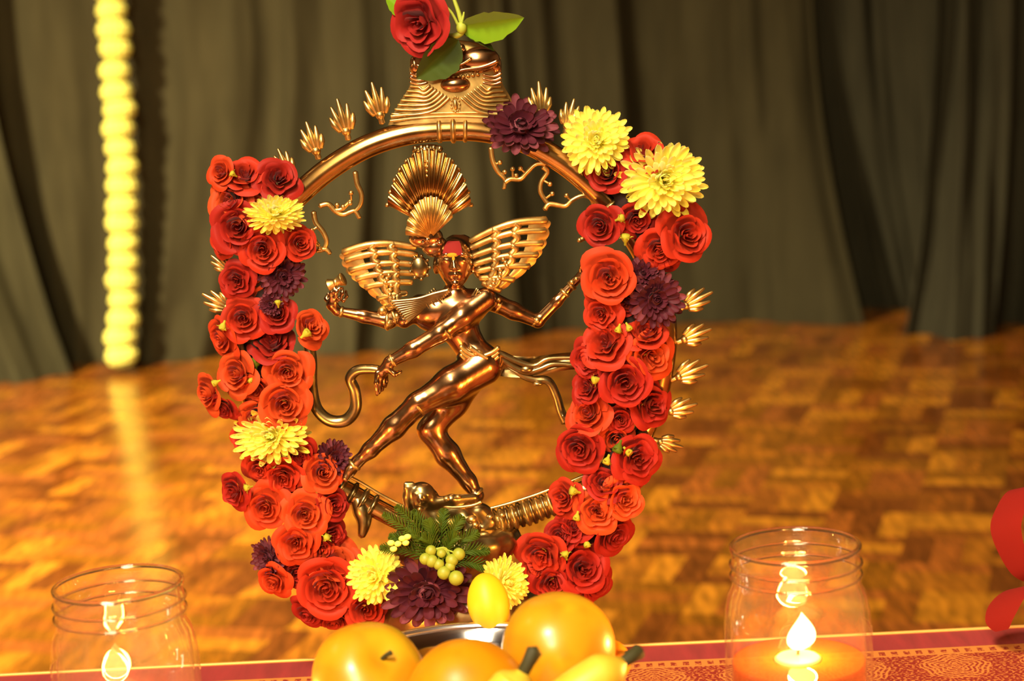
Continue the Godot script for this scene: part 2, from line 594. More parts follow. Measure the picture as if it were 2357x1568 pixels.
	wire(s, [1138, 812, 1160, 818, 1195, 834, 1230, 842, 1262, 826, 1325, 824], 14, 9, 5)
	wire(s, [1150, 822, 1185, 846, 1215, 856, 1245, 848, 1275, 838, 1330, 842], 8, 10, 6)
	wire(s, [1165, 832, 1200, 862, 1232, 874, 1262, 878, 1280, 912, 1290, 946, 1302, 972], -4, 9, 12)
	wire(s, [1300, 972, 1312, 966, 1318, 952, 1312, 944], 4, 5, 3)
	wire(s, [1294, 956, 1304, 964, 1316, 962], 12, 4, 3)
	dome(s, 1212, 850, 12, 16, 10, 10)
	dome(s, 1238, 884, 10, 12, 5, 6)
	var fold := func(u: float, w: float) -> Vector3: return D(lerpf(1150, 1330, u), lerpf(814, 866, w) + sin(u * 5.0) * 6.0 + u * 4.0 - w * u * 14.0, sin(w * 7.0 + u * 3.0) * 5.0 - 4.0)
	s.sheet(16, 8, fold)
	part("flying_sash", s, M.olive, st)
	return st

func build_crest(st: Node3D) -> void:
	var edge := [[893, 288], [905, 262], [925, 227], [940, 205], [945, 190], [942, 158], [952, 134], [975, 112], [1010, 97], [1050, 91], [1095, 97], [1138, 114], [1153, 134], [1150, 168], [1158, 195], [1174, 222], [1190, 250], [1200, 284]]
	var n := edge.size()
	var s := Shape.new()
	# the plate, swelling to the front: rows from the foot of the outline up to its top
	var half := n / 2
	var front := func(u: float, w: float, z: float) -> Vector3:
		var f := w * (half - 1)
		var k := mini(int(f), half - 2)
		var g := f - k
		var l := Vector2(edge[k][0], edge[k][1]).lerp(Vector2(edge[k + 1][0], edge[k + 1][1]), g)
		var r := Vector2(edge[n - 1 - k][0], edge[n - 1 - k][1]).lerp(Vector2(edge[n - 2 - k][0], edge[n - 2 - k][1]), g)
		var p := l.lerp(r, u)
		var swell := sqrt(maxf(0.0, 1.0 - pow(absf(u * 2.0 - 1.0), 3.0))) * sqrt(clampf((1.0 - w) * 6.0, 0.0, 1.0))
		return D(p.x, p.y, z * swell)
	s.sheet(24, 24, func(u, w): return front.call(u, w, 20.0))
	s.sheet(24, 24, func(u, w): return front.call(1.0 - u, w, -14.0))
	var crest := part("crest", s, M.gilt, st)
	s = Shape.new()      # plaited lines sweeping out from the boss
	for side in [-1.0, 1.0]:
		for k in 7:
			var x0: float = 1048 + side * (14 + k * 7.5)
			var y0 := 226.0 - k * 5.0
			var x2: float = 1048 + side * (146 - k * 7.0)
			var y2 := 262.0 - k * 10.5
			var c := curve([Vector3(x0, y0, 24), Vector3(1048 + side * (50 + k * 4), (y0 + y2) * 0.5 + 10, 25), Vector3(1048 + side * (96 - k * 2), y2 + 2, 22), Vector3(x2, y2, 12)], 6)
			s.tube(put(c), [3.0 * U], 6)
	wire(s, [900, 268, 970, 262, 1048, 260, 1120, 260, 1192, 266], 19, 4, 4)
	wire(s, [898, 278, 970, 271, 1048, 268, 1120, 270, 1196, 276], 20, 3, 3)
	part("plait_lines", s, M.gilt, crest)
	s = Shape.new()
	dome(s, 1048, 194, 22, 34, 18, 16, 20, 12)
	part("boss", s, M.bronze, crest)
	s = Shape.new()
	for k in 12:
		var an := TAU * k / 12
		dome(s, 1048 + 10 * cos(an), 240 + 17 * sin(an), 26, 2.6, 2.6, 2.6, 6, 5)
	dome(s, 1048, 241, 24, 5, 12, 5)
	for k in 10:
		dome(s, 1000 + k * 11, 178 - absf(k - 4.5) * 1.6, 25, 5, 4.5, 5, 8, 6)
	part("pearl", s, M.gilt, crest)
	s = Shape.new()      # the mask above: cheeks, nose, scrolled ears
	dome(s, 1102, 138, 14, 48, 30, 26, 20, 12)
	dome(s, 1000, 140, 14, 46, 30, 24, 20, 12)
	dome(s, 1054, 118, 26, 13, 22, 18)
	dome(s, 1062, 110, 34, 9, 9, 9)
	wire(s, [1036, 168, 1070, 160, 1110, 154, 1146, 140], 36, 4, 5)
	wire(s, [1046, 152, 1066, 146, 1084, 134], 40, 3, 4)
	wire(s, [1036, 168, 1000, 164, 960, 150], 34, 4, 5)
	for x in [955, 1143]:
		dome(s, x, 150, 6, 12, 22, 14)
		wire(s, [x - 10, 176, x + 2, 172, x + 9, 158, x, 146, x - 8, 152], 16, 3, 3)
	for k in 3:
		wire(s, [1112, 172 + k * 9, 1136, 176 + k * 9, 1154, 168 + k * 10], 18, 3, 3)
		wire(s, [984, 172 + k * 9, 962, 176 + k * 9, 944, 168 + k * 10], 18, 3, 3)
	part("mask", s, M.bronze, crest)

func build_scrolls(st: Node3D) -> void:
	for q in [
		[[[818, 396, 822, 422, 832, 446, 830, 470, 816, 488], [736, 474, 756, 470, 772, 486, 790, 494, 806, 488, 818, 486, 828, 502], [772, 484, 786, 482, 800, 470, 808, 462]], [[808, 444], [776, 472], [806, 468], [790, 476]]],
		[[[722, 488, 727, 512, 744, 534, 752, 556, 744, 574, 728, 578], [742, 574, 752, 574, 760, 584], [716, 552, 726, 558, 734, 566]], [[718, 530], [726, 556], [736, 572]]],
		[[[1130, 340, 1134, 368, 1146, 394, 1162, 412, 1160, 434], [1162, 420, 1176, 412, 1198, 412, 1214, 396, 1234, 378, 1256, 378]], [[1151, 374], [1162, 396], [1180, 389], [1198, 388], [1188, 404]]],
		[[[1250, 384, 1260, 396, 1246, 418, 1244, 440, 1256, 462, 1264, 470], [1254, 482, 1264, 470, 1284, 472, 1302, 474, 1318, 460, 1342, 450, 1362, 456]], [[1266, 424], [1271, 446], [1304, 450]]],
		[[[1364, 458, 1366, 480, 1346, 492, 1336, 510], [1334, 553, 1348, 548, 1366, 552]], [[1334, 553], [1358, 530]]],
		[[[1500, 590, 1488, 612, 1470, 630], [600, 610, 588, 640, 592, 668]], [[1482, 640]]]]:
		var s := Shape.new()
		for w in q[0]:
			wire(s, w, 0, 6.5, 5.0)
		for b in q[1]:
			dome(s, b[0], b[1], 3, 6, 6, 6, 8, 6)
			var near := Vector3(1e6, 1e6, 0)      # each knob sits on a stalk from the scroll
			for w in q[0]:
				for p in curve(path(w), 5):
					if p.distance_to(Vector3(b[0], b[1], 0)) < near.distance_to(Vector3(b[0], b[1], 0)):
						near = p
			s.tube(put([near, Vector3(b[0], b[1], 3)]), [3.0 * U], 6)
		part("scrollwork", s, M.gilt, st)

func build_headdress(st: Node3D) -> void:
	# the tall shell of hair above the head, a smaller bright fan in front, a knot at its foot
	var hub := part("headdress", shell(988, 524, 99, 176, 17.0, 163.0, 4.0, 15), M.ring, st)
	part("front_fan", shell(992, 548, 58, 94, 30.0, 176.0, 46.0, 11), M.gilt, hub)
	var s := Shape.new()
	for k in 15:
		var an := deg_to_rad(lerpf(17, 163, k / 14.0))
		dome(s, 988 + 101 * cos(an), 524 - 178 * sin(an), 12, 5.5, 5.5, 5.5, 8, 6)
	for k in 4:
		dome(s, 984, 372 + k * 11, 34, 5, 4.5, 5, 8, 6)
	part("edge_bead", s, M.gilt, hub)
	s = Shape.new()
	dome(s, 984, 345, 2, 36, 13, 12)
	for k in 5:
		dome(s, 956 + k * 14, 343 - 3 * sin(k * 0.785), 10, 7, 8, 7, 8, 6)
	part("finial", s, M.olive, hub)
	s = Shape.new()
	dome(s, 980, 546, 28, 40, 26, 28)
	dome(s, 1000, 566, 24, 30, 26, 24)
	for b in [[963, 541, 54, 6], [984, 552, 58, 7], [1003, 516, 62, 8], [974, 558, 54, 5], [1012, 560, 48, 6], [955, 552, 44, 6]]:
		dome(s, b[0], b[1], b[2], b[3], b[3], b[3], 10, 7)
	part("hair_knot", s, M.bronze, hub)

func shell(x0: float, y0: float, rx: float, ry: float, a0: float, a1: float, z0: float, ribs: int) -> Shape:
	var s := Shape.new()
	var n := ribs * 8
	var face := func(u: float, w: float, back: bool) -> Vector3:
		var an := deg_to_rad(lerpf(a0, a1, u))
		var t := lerpf(0.1, 1.0, w)
		var lobe := absf(sin(u * PI * ribs))
		var k := t * (1.0 + 0.035 * lobe * w)
		var z := z0 + (10.0 + 22.0 * sin(w * PI * 0.8) + 7.0 * lobe * minf(w * 3.0, 1.0) if not back else 0.0)
		if back:
			z = z0 - 6.0 * sin(w * PI * 0.9) + 8.0
		return D(x0 + rx * k * cos(an), y0 - ry * k * sin(an), z)
	s.sheet(n, 12, func(u, w): return face.call(u, w, false))
	s.sheet(n, 12, func(u, w): return face.call(1.0 - u, w, true))
	s.sheet(n, 1, func(u, w): return face.call(u, 1.0, false).lerp(face.call(u, 1.0, true), w))
	return s

func build_wing(st: Node3D, inn: Array, out: Array, z: float) -> void:
	# hair flying sideways, cast as an open fan: radial ribs, cross strands, a scalloped outer band
	var I := []
	var O := []
	for p in inn: I.append(Vector3(p[0], p[1], z))
	for p in out: O.append(Vector3(p[0], p[1], z))
	var ic := curve(I, 8)
	var oc := curve(O, 8)
	var at := func(w: float, t: float) -> Vector3:
		var f := t * 24.0
		var k := mini(int(f), 23)
		var a: Vector3 = ic[k].lerp(ic[k + 1], f - k)
		var b: Vector3 = oc[k].lerp(oc[k + 1], f - k)
		var p := a.lerp(b, w)
		if w > 0.95:
			p += (b - a).normalized() * 5.0 * absf(sin(t * PI * 7.0)) * (w - 0.95) * 20.0
		return p + Vector3(0, -16.0 * sin(w * PI) * (1.0 - t), 10.0 * sin(w * PI))
	var s := Shape.new()
	var ribs := 6
	for k in ribs + 1:
		var t := float(k) / ribs
		var c := []
		for j in 13:
			c.append(at.call(j / 12.0 * 0.96, t))
		s.tube(put(c), taper(c.size(), 7.5, 9.0 if k > 0 else 10.5), 8)
	for w in [0.28, 0.54]:
		for k in ribs:
			var c := []
			for j in 7:
				var g := j / 6.0
				c.append(at.call(w + 0.07 * sin(g * PI), (k + g) / ribs))
			s.tube(put(c), [9.0 * U], 8)
	var wing := part("hair_wing", s, M.gilt, st)
	s = Shape.new()
	for back in [false, true]:
		s.sheet(3, 56, func(u, t):
			var p: Vector3 = at.call(lerpf(0.74, 1.0, u if back else 1.0 - u), t)
			return D(p.x, p.y, p.z + (6.0 if not back else -6.0) * sin(clampf(u, 0.08, 0.92) * PI)))
	for k in 8:      # knots where the strands cross, near the lower corner
		var p: Vector3 = at.call(0.45 + 0.05 * (k % 3), 0.55 + k * 0.055)
		dome(s, p.x, p.y, p.z + 6, 6, 6, 6, 8, 6)
	part("outer_band", s, M.gilt, wing)

func build_figure(st: Node3D) -> void:
	var f := Field.new(Vector3(735, 540, -62), Vector3(1362, 1185, 106), 3.2)
	# trunk
	f.chain([1008, 714, 4, 40, 1084, 704, 4, 40], 18.0)
	f.chain([988, 724, 2, 38, 1056, 762, 0, 34], 18.0)
	f.chain([1046, 716, 4, 46, 1072, 780, 2, 33, 1104, 834, 6, 42], 18.0)
	f.chain([1045, 662, 10, 22, 1046, 700, 6, 25], 14.0)
	# head
	f.lump(Vector3(1046, 600, 20), Vector3(43, 52, 42), 6.0)
	f.lump(Vector3(1056, 590, -6), Vector3(48, 52, 34), 8.0)
	f.lump(Vector3(1048, 632, 30), Vector3(29, 29, 28), 10.0)
	f.chain([1043, 590, 58, 4, 1046, 617, 66, 7], 5.0)
	f.lump(Vector3(1040, 617, 60), Vector3(5, 4, 5), 3.0)
	f.lump(Vector3(1053, 617, 60), Vector3(5, 4, 5), 3.0)
	f.chain([1037, 634, 55, 4, 1048, 632, 60, 5, 1059, 634, 54, 4], 3.0)
	f.chain([1040, 640, 55, 4, 1056, 640, 54, 4], 3.0)
	f.lump(Vector3(1048, 653, 52), Vector3(9, 7, 7), 5.0)
	for x in [1027, 1065]:
		f.lump(Vector3(x, 599, 54), Vector3(10, 5, 6), 3.0)
		f.chain([x - 11, 590, 54, 3, x, 585, 58, 3, x + 11, 590, 53, 3], 3.0)
	f.lump(Vector3(1004, 610, 14), Vector3(8, 22, 12), 4.0)
	f.lump(Vector3(1090, 608, 12), Vector3(8, 22, 12), 4.0)
	# the arm across the body, hand drooping
	f.chain([1118, 688, 22, 27, 1064, 730, 44, 24, 1012, 768, 58, 21], 14.0)
	f.chain([1012, 768, 58, 21, 950, 805, 62, 19, 897, 834, 60, 13], 10.0)
	f.chain([897, 834, 60, 13, 880, 856, 58, 13], 8.0)
	f.chain([868, 858, 64, 6, 866, 882, 66, 5.4, 868, 908, 60, 4.4], 4.0)
	f.chain([876, 862, 59, 6, 873, 886, 58, 5.4, 873, 904, 53, 4.4], 4.0)
	f.chain([883, 864, 52, 6, 882, 884, 50, 5.2, 880, 898, 45, 4.2], 4.0)
	f.chain([889, 862, 46, 5.4, 889, 878, 43, 4.8, 887, 890, 38, 4], 4.0)
	f.chain([894, 850, 66, 7, 908, 862, 68, 6, 922, 856, 64, 4.8], 5.0)
	# raised leg
	f.chain([1112, 842, 16, 46, 1040, 886, 38, 40, 962, 930, 52, 27], 18.0)
	f.chain([962, 930, 52, 27, 906, 984, 46, 27, 852, 1036, 38, 18, 822, 1064, 34, 13], 12.0)
	f.chain([822, 1064, 34, 14, 806, 1084, 36, 13, 795, 1102, 44, 9], 8.0)
	# standing leg
	f.chain([1092, 850, -10, 42, 1040, 925, -14, 36, 990, 990, -6, 29], 18.0)
	f.chain([990, 990, -6, 28, 1030, 1046, -12, 29, 1078, 1108, -10, 18, 1098, 1142, -6, 15], 12.0)
	f.chain([1098, 1142, -6, 15, 1092, 1158, 10, 13, 1068, 1164, 24, 9], 8.0)
	# the two raised arms behind
	f.chain([1128, 692, -12, 23, 1182, 716, -18, 19, 1238, 740, -20, 15], 12.0)
	f.chain([1238, 740, -20, 14, 1282, 694, -18, 13, 1322, 650, -14, 9], 6.0)
	f.chain([1322, 650, -14, 9, 1340, 632, -10, 12], 6.0)
	f.chain([1344, 622, -8, 4.5, 1350, 604, -4, 4], 3.0)
	f.chain([1336, 622, -2, 4.5, 1340, 604, 4, 4], 3.0)
	f.chain([966, 700, -14, 23, 930, 722, -6, 21, 893, 738, 0, 19], 12.0)
	f.chain([893, 738, 0, 19, 838, 728, 4, 15, 776, 716, 6, 10], 8.0)
	f.chain([776, 716, 6, 11, 764, 702, 8, 12, 768, 688, 10, 12], 7.0)
	f.chain([762, 690, 18, 5, 762, 674, 22, 4.4, 770, 664, 22, 4], 3.0)
	f.chain([772, 688, 20, 5, 774, 672, 24, 4.4, 782, 663, 22, 4], 3.0)
	f.chain([782, 690, 16, 5, 788, 676, 18, 4.4, 788, 664, 16, 4], 3.0)
	f.chain([790, 694, 8, 4.6, 798, 682, 8, 4, 796, 670, 8, 3.6], 3.0)
	f.chain([760, 700, 0, 5.4, 750, 688, -4, 4.6, 756, 676, -4, 4], 3.0)
	# the fourth arm, bent before the chest with the palm forward
	f.chain([975, 704, 4, 22, 930, 738, 20, 18], 12.0)
	var s := Shape.new()
	f.mesh_into(s, at_statue)
	var body := part("dancer", s, M.bronze, st)
	# what it wears
	s = Shape.new()
	var brow := func(u: float, w: float) -> Vector3:
		var an := lerpf(-0.72, 0.42, u)
		var y := lerpf(555, 585, w)
		var k := sqrt(maxf(0.0, 1.0 - pow((y - 600) / 54.0, 2.0)))
		return D(1047 + 45 * k * sin(an), y + 3.0 * cos(an * 3.0) * w, 20 + 45 * k * cos(an))
	s.sheet(14, 8, brow)
	part("red_paste", s, M.paste_red, body)
	s = Shape.new()
	dome(s, 1042, 587, 59, 14, 6, 5)
	dome(s, 1044, 598, 62, 4, 10, 4)
	part("yellow_paste", s, M.paste_yellow, body)
	s = Shape.new()
	dome(s, 966, 616, 14, 22, 27, 12)
	for k in 9:
		var an := TAU * k / 9
		dome(s, 966 + 23 * cos(an), 616 + 27 * sin(an), 18, 4.5, 4.5, 4.5, 8, 6)
	part("ear_ornament", s, M.olive, body)
	s = Shape.new()
	dome(s, 1104, 620, 12, 15, 22, 12)
	part("ear_ornament", s, M.olive, body)
	s = Shape.new()
	for k in 7:
		wire(s, [998 - k * 5, 664 + k * 4, 1020 - k * 3, 690 + k * 8, 1050, 700 + k * 8, 1078 + k * 3, 690 + k * 6, 1098 + k * 3, 664 + k * 3], 40 + (k % 2) * 3 - k * 0.5, 2.6, 2.6, 6)
	part("necklace", s, M.olive, body)
	# strands of hair spread over the shoulder to the open fan
	for k in 10:
		s = Shape.new()
		var g := k / 9.0
		wire(s, [1034 - g * 34, 668 + g * 34, 1000 - g * 22, 676 + g * 36, 960 - g * 6, 688 + g * 38, lerpf(900, 936, g), 694 + g * 48], 44.0 - 12.0 * g, 6.0, 4.5, 8)
		part("hair_strand", s, M.olive, body)
	for q in [[1150, 702, -14, 22, 0.5], [1234, 738, -20, 17, 0.6], [1300, 674, -16, 14, -0.85], [1316, 658, -15, 13, -0.85], [892, 738, 2, 24, 0.0], [910, 730, 0, 24, -0.4], [786, 718, 6, 14, 0.2], [904, 830, 60, 17, -0.5], [1026, 760, 54, 25, -0.6], [816, 1070, 34, 18, -0.8], [962, 930, 52, 30, -0.6], [1096, 1136, -7, 20, 0.9]]:
		var d := Vector3(cos(q[4]), sin(q[4]), 0.0) * 4.0
		var p := Vector3(q[0], q[1], q[2])
		s = Shape.new()
		s.tube(put([p - d, p - d * 0.4, p + d * 0.4, p + d]), [(q[3] - 2) * U, q[3] * U, q[3] * U, (q[3] - 2) * U], 14)
		part("bangle", s, M.gilt, body)
	for b in [[1148, 690, 6], [1236, 738, 8], [1316, 650, 7], [1326, 642, 5], [880, 716, 12], [895, 744, 12], [914, 728, 10], [898, 826, 8], [806, 1072, 7]]:
		s = Shape.new()
		dome(s, b[0], b[1], 14 if b[0] < 1000 or b[0] > 1140 else 20, b[2], b[2], b[2], 10, 7)
		part("bangle_stone", s, M.gilt, body)
	s = Shape.new()
	for q in [[0, 6], [10, 5], [20, 5]]:
		wire(s, [1060, 796 + q[0], 1078, 812 + q[0], 1104, 820 + q[0], 1132, 812 + q[0], 1148, 800 + q[0]], 50 - q[0] * 0.2, q[1], q[1])
	wire(s, [1082, 800, 1100, 812, 1122, 826], 58, 6, 4)
	dome(s, 1100, 812, 54, 12, 8, 8)
	part("belt", s, M.gilt, body)
	s = Shape.new()      # the little hourglass drum in the raised hand
	var c := D(774, 650, 16)
	var ax := Vector3(0.82, 0.35, 0.2).normalized()
	var ay := ax.cross(Vector3(0, 0, 1)).normalized()
	var pr := []
	for q in [[0.0, -20], [15, -20], [16, -17], [8, 0], [16, 17], [15, 20], [0.0, 20]]:
		pr.append(Vector2(q[0] * U, q[1] * U))
	s.lathe(c, ay, ax, ay.cross(ax), pr, 16)
	s.tube([c - ax * 4 * U, c + ax * 4 * U], [10.0 * U], 12)
	part("drum", s, M.gilt, st)

func build_dwarf(st: Node3D) -> void:
	var f := Field.new(Vector3(905, 1090, -44), Vector3(1165, 1262, 92), 3.2)
	f.lump(Vector3(970, 1142, 40), Vector3(33, 33, 32), 6.0)
	f.lump(Vector3(968, 1150, 70), Vector3(7, 8, 8), 4.0)
	f.lump(Vector3(957, 1138, 66), Vector3(7, 5, 5), 3.0)
	f.lump(Vector3(981, 1140, 66), Vector3(7, 5, 5), 3.0)
	f.chain([958, 1162, 62, 4, 978, 1164, 62, 4], 3.0)
	f.lump(Vector3(1002, 1146, 36), Vector3(7, 16, 10), 4.0)
	f.chain([940, 1170, 46, 12, 938, 1146, 50, 11], 8.0)
	f.chain([938, 1146, 50, 12, 941, 1126, 50, 13], 5.0)
	for k in 4:
		f.chain([932 + k * 6, 1124, 58, 4, 933 + k * 6, 1114, 56, 3.6, 935 + k * 5, 1112, 48, 3.4], 2.5)
	f.chain([990, 1180, 24, 34, 1050, 1182, 16, 36, 1110, 1192, 6, 30], 16.0)
	f.chain([996, 1160, 48, 14, 1040, 1152, 44, 13, 1090, 1148, 30, 12], 8.0)
	f.chain([1104, 1182, 18, 24, 1126, 1206, 22, 18, 1108, 1222, 34, 12], 10.0)
	f.chain([1070, 1196, 40, 20, 1088, 1214, 52, 15, 1074, 1226, 60, 10], 8.0)
	f.chain([1000, 1192, 44, 16, 1012, 1214, 54, 12], 8.0)
	var s := Shape.new()
	f.mesh_into(s, at_statue)
	var d := part("dwarf", s, M.olive, st)
	s = Shape.new()
	wire(s, [1000, 1160, 1040, 1168, 1086, 1164, 1108, 1156], 52, 4, 4)
	for q in [[1028, 1148, 56, 9], [1054, 1144, 54, 8], [1012, 1206, 66, 9], [1086, 1196, 60, 14], [1094, 1208, 64, 10], [966, 1172, 66, 6], [1128, 1190, 40, 8], [1156, 1186, 28, 9]]:
		dome(s, q[0], q[1], q[2], q[3], q[3] * 0.8, q[3], 10, 7)
	part("dwarf_ornament", s, M.gilt, d)

# ---- flowers ---------------------------------------------------------------------------------
var rose_cores := []
var rose_petals := []
var mum_petal: ArrayMesh
var mum_heart: ArrayMesh
var calyx_mesh: ArrayMesh

func petal_sheet(s: Shape, th: float, span: float, rb: float, rr: float, rt: float, h: float, curl: float, wob: float, nu := 8, nv := 7) -> void:
	s.sheet(nu, nv, func(u0: float, w0: float) -> Vector3:
		var u := u0 * 2.0 - 1.0
		var w := w0 * (1.0 - 0.20 * pow(absf(u), 3.0))
		var r := (1 - w) * (1 - w) * rb + 2 * w * (1 - w) * rr + w * w * rt
		var z := 2 * w * (1 - w) * h * 0.55 + w * w * h
		var q: float = clampf((w - 0.72) / 0.28, 0.0, 1.0)
		r += curl * q * q
		z -= curl * 0.9 * q * q
		r += 0.045 * u + wob * sin(u * 4.0 + th * 5.0) * w
		z += wob * 1.6 * cos(u * 3.0 + th * 3.0) * w
		var an := th + u * span * (0.55 + 0.45 * sqrt(w0))
		return Vector3(r * cos(an), r * sin(an), z))

func basis_to(f: Vector3, roll: float, k: float) -> Basis:
	var z := f.normalized()
	var x := (Vector3.UP if absf(z.y) < 0.9 else Vector3(0, 0, -1)).cross(z).normalized()
	var y := z.cross(x)
	return Basis((x * cos(roll) + y * sin(roll)) * k, (y * cos(roll) - x * sin(roll)) * k, z * k)

func make_flower_shapes() -> void:
	for k in 4:
		var s := Shape.new()
		var o: float = [0.0, 0.12, -0.06, 0.2][k]       # how far it has opened
		var n := 0.0
		for q in [[2, 0.02, 0.14, 0.10, 0.78, 0.0, 1.5], [3, 0.05, 0.26, 0.22 + o * 0.2, 0.80, 0.02, 1.15], [4, 0.08, 0.42, 0.38 + o * 0.4, 0.78, 0.05, 0.95], [5, 0.10, 0.62, 0.60 + o * 0.5, 0.70, 0.10, 0.80]]:
			for i in q[0]:
				petal_sheet(s, n + TAU * i / q[0], q[6], q[1], q[2], q[3], q[4], q[5], 0.012 + 0.012 * k)
			n += 0.77 + k * 0.3
		rose_cores.append(s.mesh())
	for k in 3:
		var s := Shape.new()
		petal_sheet(s, 0.0, 0.86, 0.10, 0.86 + 0.04 * k, 0.92 + 0.05 * k, 0.56 - 0.08 * k, 0.15 + 0.04 * k, 0.02 + 0.012 * k, 10, 8)
		rose_petals.append(s.mesh())
	var s := Shape.new()      # a long cupped ray, one unit long
	s.sheet(4, 8, func(u0: float, w0: float) -> Vector3:
		var w := 1.0 - pow(1.0 - w0, 1.7)
		var u := u0 * 2.0 - 1.0
		var wid := 0.108 * sqrt(maxf(0.0, 1.0 - pow(maxf(w - 0.78, 0.0) / 0.22, 2.2))) * (0.40 + 0.60 * minf(w * 1.6, 1.0))
		return Vector3(u * wid, w, 0.05 * u * u + 0.16 * w * w - 0.02))
	mum_petal = s.mesh()
	s = Shape.new()
	s.ball(Vector3(0, 0, 0.08), Vector3(0.34, 0, 0), Vector3(0, 0.34, 0), Vector3(0, 0, 0.22), 14, 8)
	mum_heart = s.mesh()
	s = Shape.new()
	var pr := []
	for q in [[0.0, -0.45], [0.10, -0.45], [0.12, -0.2], [0.26, 0.0], [0.34, 0.22], [0.30, 0.42], [0.0, 0.46]]:
		pr.append(Vector2(q[0], q[1]))
	s.lathe(Vector3.ZERO, Vector3.RIGHT, Vector3(0, 0, 1), Vector3(0, -1, 0), pr, 14)
	for k in 5:
		var an := TAU * k / 5
		var d := Vector3(cos(an), sin(an), 0)
		var e := Vector3(-sin(an), cos(an), 0)
		s.sheet(2, 4, func(u: float, w: float) -> Vector3: return d * (0.30 + 0.34 * w) + e * (u - 0.5) * 0.3 * (1.0 - w) + Vector3(0, 0, 0.18 + 0.35 * w - 0.3 * w * w))
	calyx_mesh = s.mesh()

func rose(parent: Node3D, x: float, y: float, r: float, fx: float, fy: float, z: float, m: Material, k := -1, called := "rose") -> MeshInstance3D:
	if k < 0:
		k = rng.randi() % 4
	var f := Vector3(fx, fy, 1.0).normalized()
	var at := D(x, y, z) - f * r * U * 0.42 - origin(parent)
	var o := mpart(called, rose_cores[k], m, parent, Transform3D(basis_to(f, rng.randf() * TAU, r * U), at))
	var n := 5
	for i in n:
		var an := TAU * i / n + rng.randf_range(-0.12, 0.12)
		var q := rng.randf_range(0.93, 1.05)
		mpart("petal", rose_petals[rng.randi() % 3], m, o, Transform3D(Basis(Vector3(0, 0, 1), an).scaled(Vector3(q, q, rng.randf_range(0.85, 1.15))), Vector3(0, 0, 0.002 * i)))
	return o

func mum_petals(o: Node3D, m: Material, m2: Material, rows: Array) -> void:
	for q in rows:       # [count, lift in degrees, length, width]
		for i in q[0]:
			var an: float = TAU * (i + rng.randf_range(-0.18, 0.18)) / q[0] + q[1]
			var lift := deg_to_rad(q[1] + rng.randf_range(-8, 8))
			var l: float = q[2] * rng.randf_range(0.88, 1.06)
			var b := Basis(Vector3(0, 0, 1), an) * Basis(Vector3(1, 0, 0), lift)
			mpart("petal", mum_petal, m if (rng.randf() < 0.75 if m != M.plum else q[1] > 15.0 or rng.randf() < 0.4) else m2, o, Transform3D(b.scaled_local(Vector3(q[3], l, l)), Vector3(0, 0, 0.04)))

const FULL := [[22, -18.0, 0.90, 0.80], [24, 0.0, 1.0, 0.80], [23, 16.0, 0.98, 0.78], [21, 32.0, 0.90, 0.76], [18, 48.0, 0.80, 0.74], [14, 62.0, 0.68, 0.72], [10, 74.0, 0.58, 0.68], [6, 85.0, 0.50, 0.64]]
const DAISY := [[20, -10.0, 0.98, 1.1], [20, 6.0, 1.0, 1.1], [18, 22.0, 0.85, 1.05], [14, 42.0, 0.60, 1.0], [9, 66.0, 0.42, 0.9]]

func chrysanthemum(label: String, x: float, y: float, r: float, fx: float, fy: float, z: float, m: Material, m2: Material, rows: Array, flat := 1.0) -> Node3D:
	var f := Vector3(fx, fy, 1.0).normalized()
	var o := thing("chrysanthemum", label, "flower", D(x, y, z) - f * r * U * 0.3, "loose purple chrysanthemums" if m == M.plum else "yellow chrysanthemums tucked round the statue")
	o.basis = basis_to(f, 0.0, r * U) * Basis.from_scale(Vector3(1.0, flat, 1.0))
	mpart("heart", mum_heart, m2, o)
	mum_petals(o, m, m2, rows)
	return o

func garland_mum(g: Node3D, x: float, y: float, r: float, fx: float, fy: float, z: float) -> void:
	var f := Vector3(fx, fy, 1.0).normalized()
	var o := mpart("purple_chrysanthemum", mum_heart, M.plum, g, Transform3D(basis_to(f, 0.0, r * U), D(x, y, z) - f * r * U * 0.3 - origin(g)))
	o.set_meta("label", "dark purple chrysanthemum strung between the roses")
	mum_petals(o, M.plum, M.plum_light, DAISY)

func calyx(g: Node3D, x: float, y: float, r: float, fx: float, fy: float, fz: float, z: float, m: Material) -> void:
	var b := basis_to(Vector3(fx, fy, fz), 0.0, r * U)
	var o := mpart("calyx", calyx_mesh, m, g, Transform3D(b, D(x, y, z) - origin(g)))
	o.set_meta("label", "yellow-green rose base showing between blooms")

func garland(label: String, string: Array, roses: Array, mums: Array, bases: Array, at: Vector3, tone: float) -> void:
	var g := thing("rose_garland", label, "garland", at, "rose garlands draped down the ring")
	var s := Shape.new()
	var c := curve(path3(string), 5)
	var rad := []
	for k in c.size():
		rad.append((24.0 + 5.0 * sin(k * 1.7)) * U)
	s.tube(put(c), rad, 10)
	part("cord", s, M.cord, g)
	for q in roses:
		var k := rng.randi() % 4
		if tone > 0.0 and rng.randf() < tone:
			k = 1 + rng.randi() % 2
		var tilt := sqrt(q[3] * q[3] + q[4] * q[4])
		rose(g, q[0], q[1], q[2], q[3], q[4], q[5] if q.size() > 5 else 66.0 - tilt * 22.0 + rng.randf_range(-5, 6), M.rose[k])
	for q in mums:
		garland_mum(g, q[0], q[1], q[2], q[3], q[4], q[5])
	for q in bases:
		calyx(g, q[0], q[1], q[2], q[3], q[4], q[5], q[6], M.calyx if q[7] == 0 else M.calyx_green)

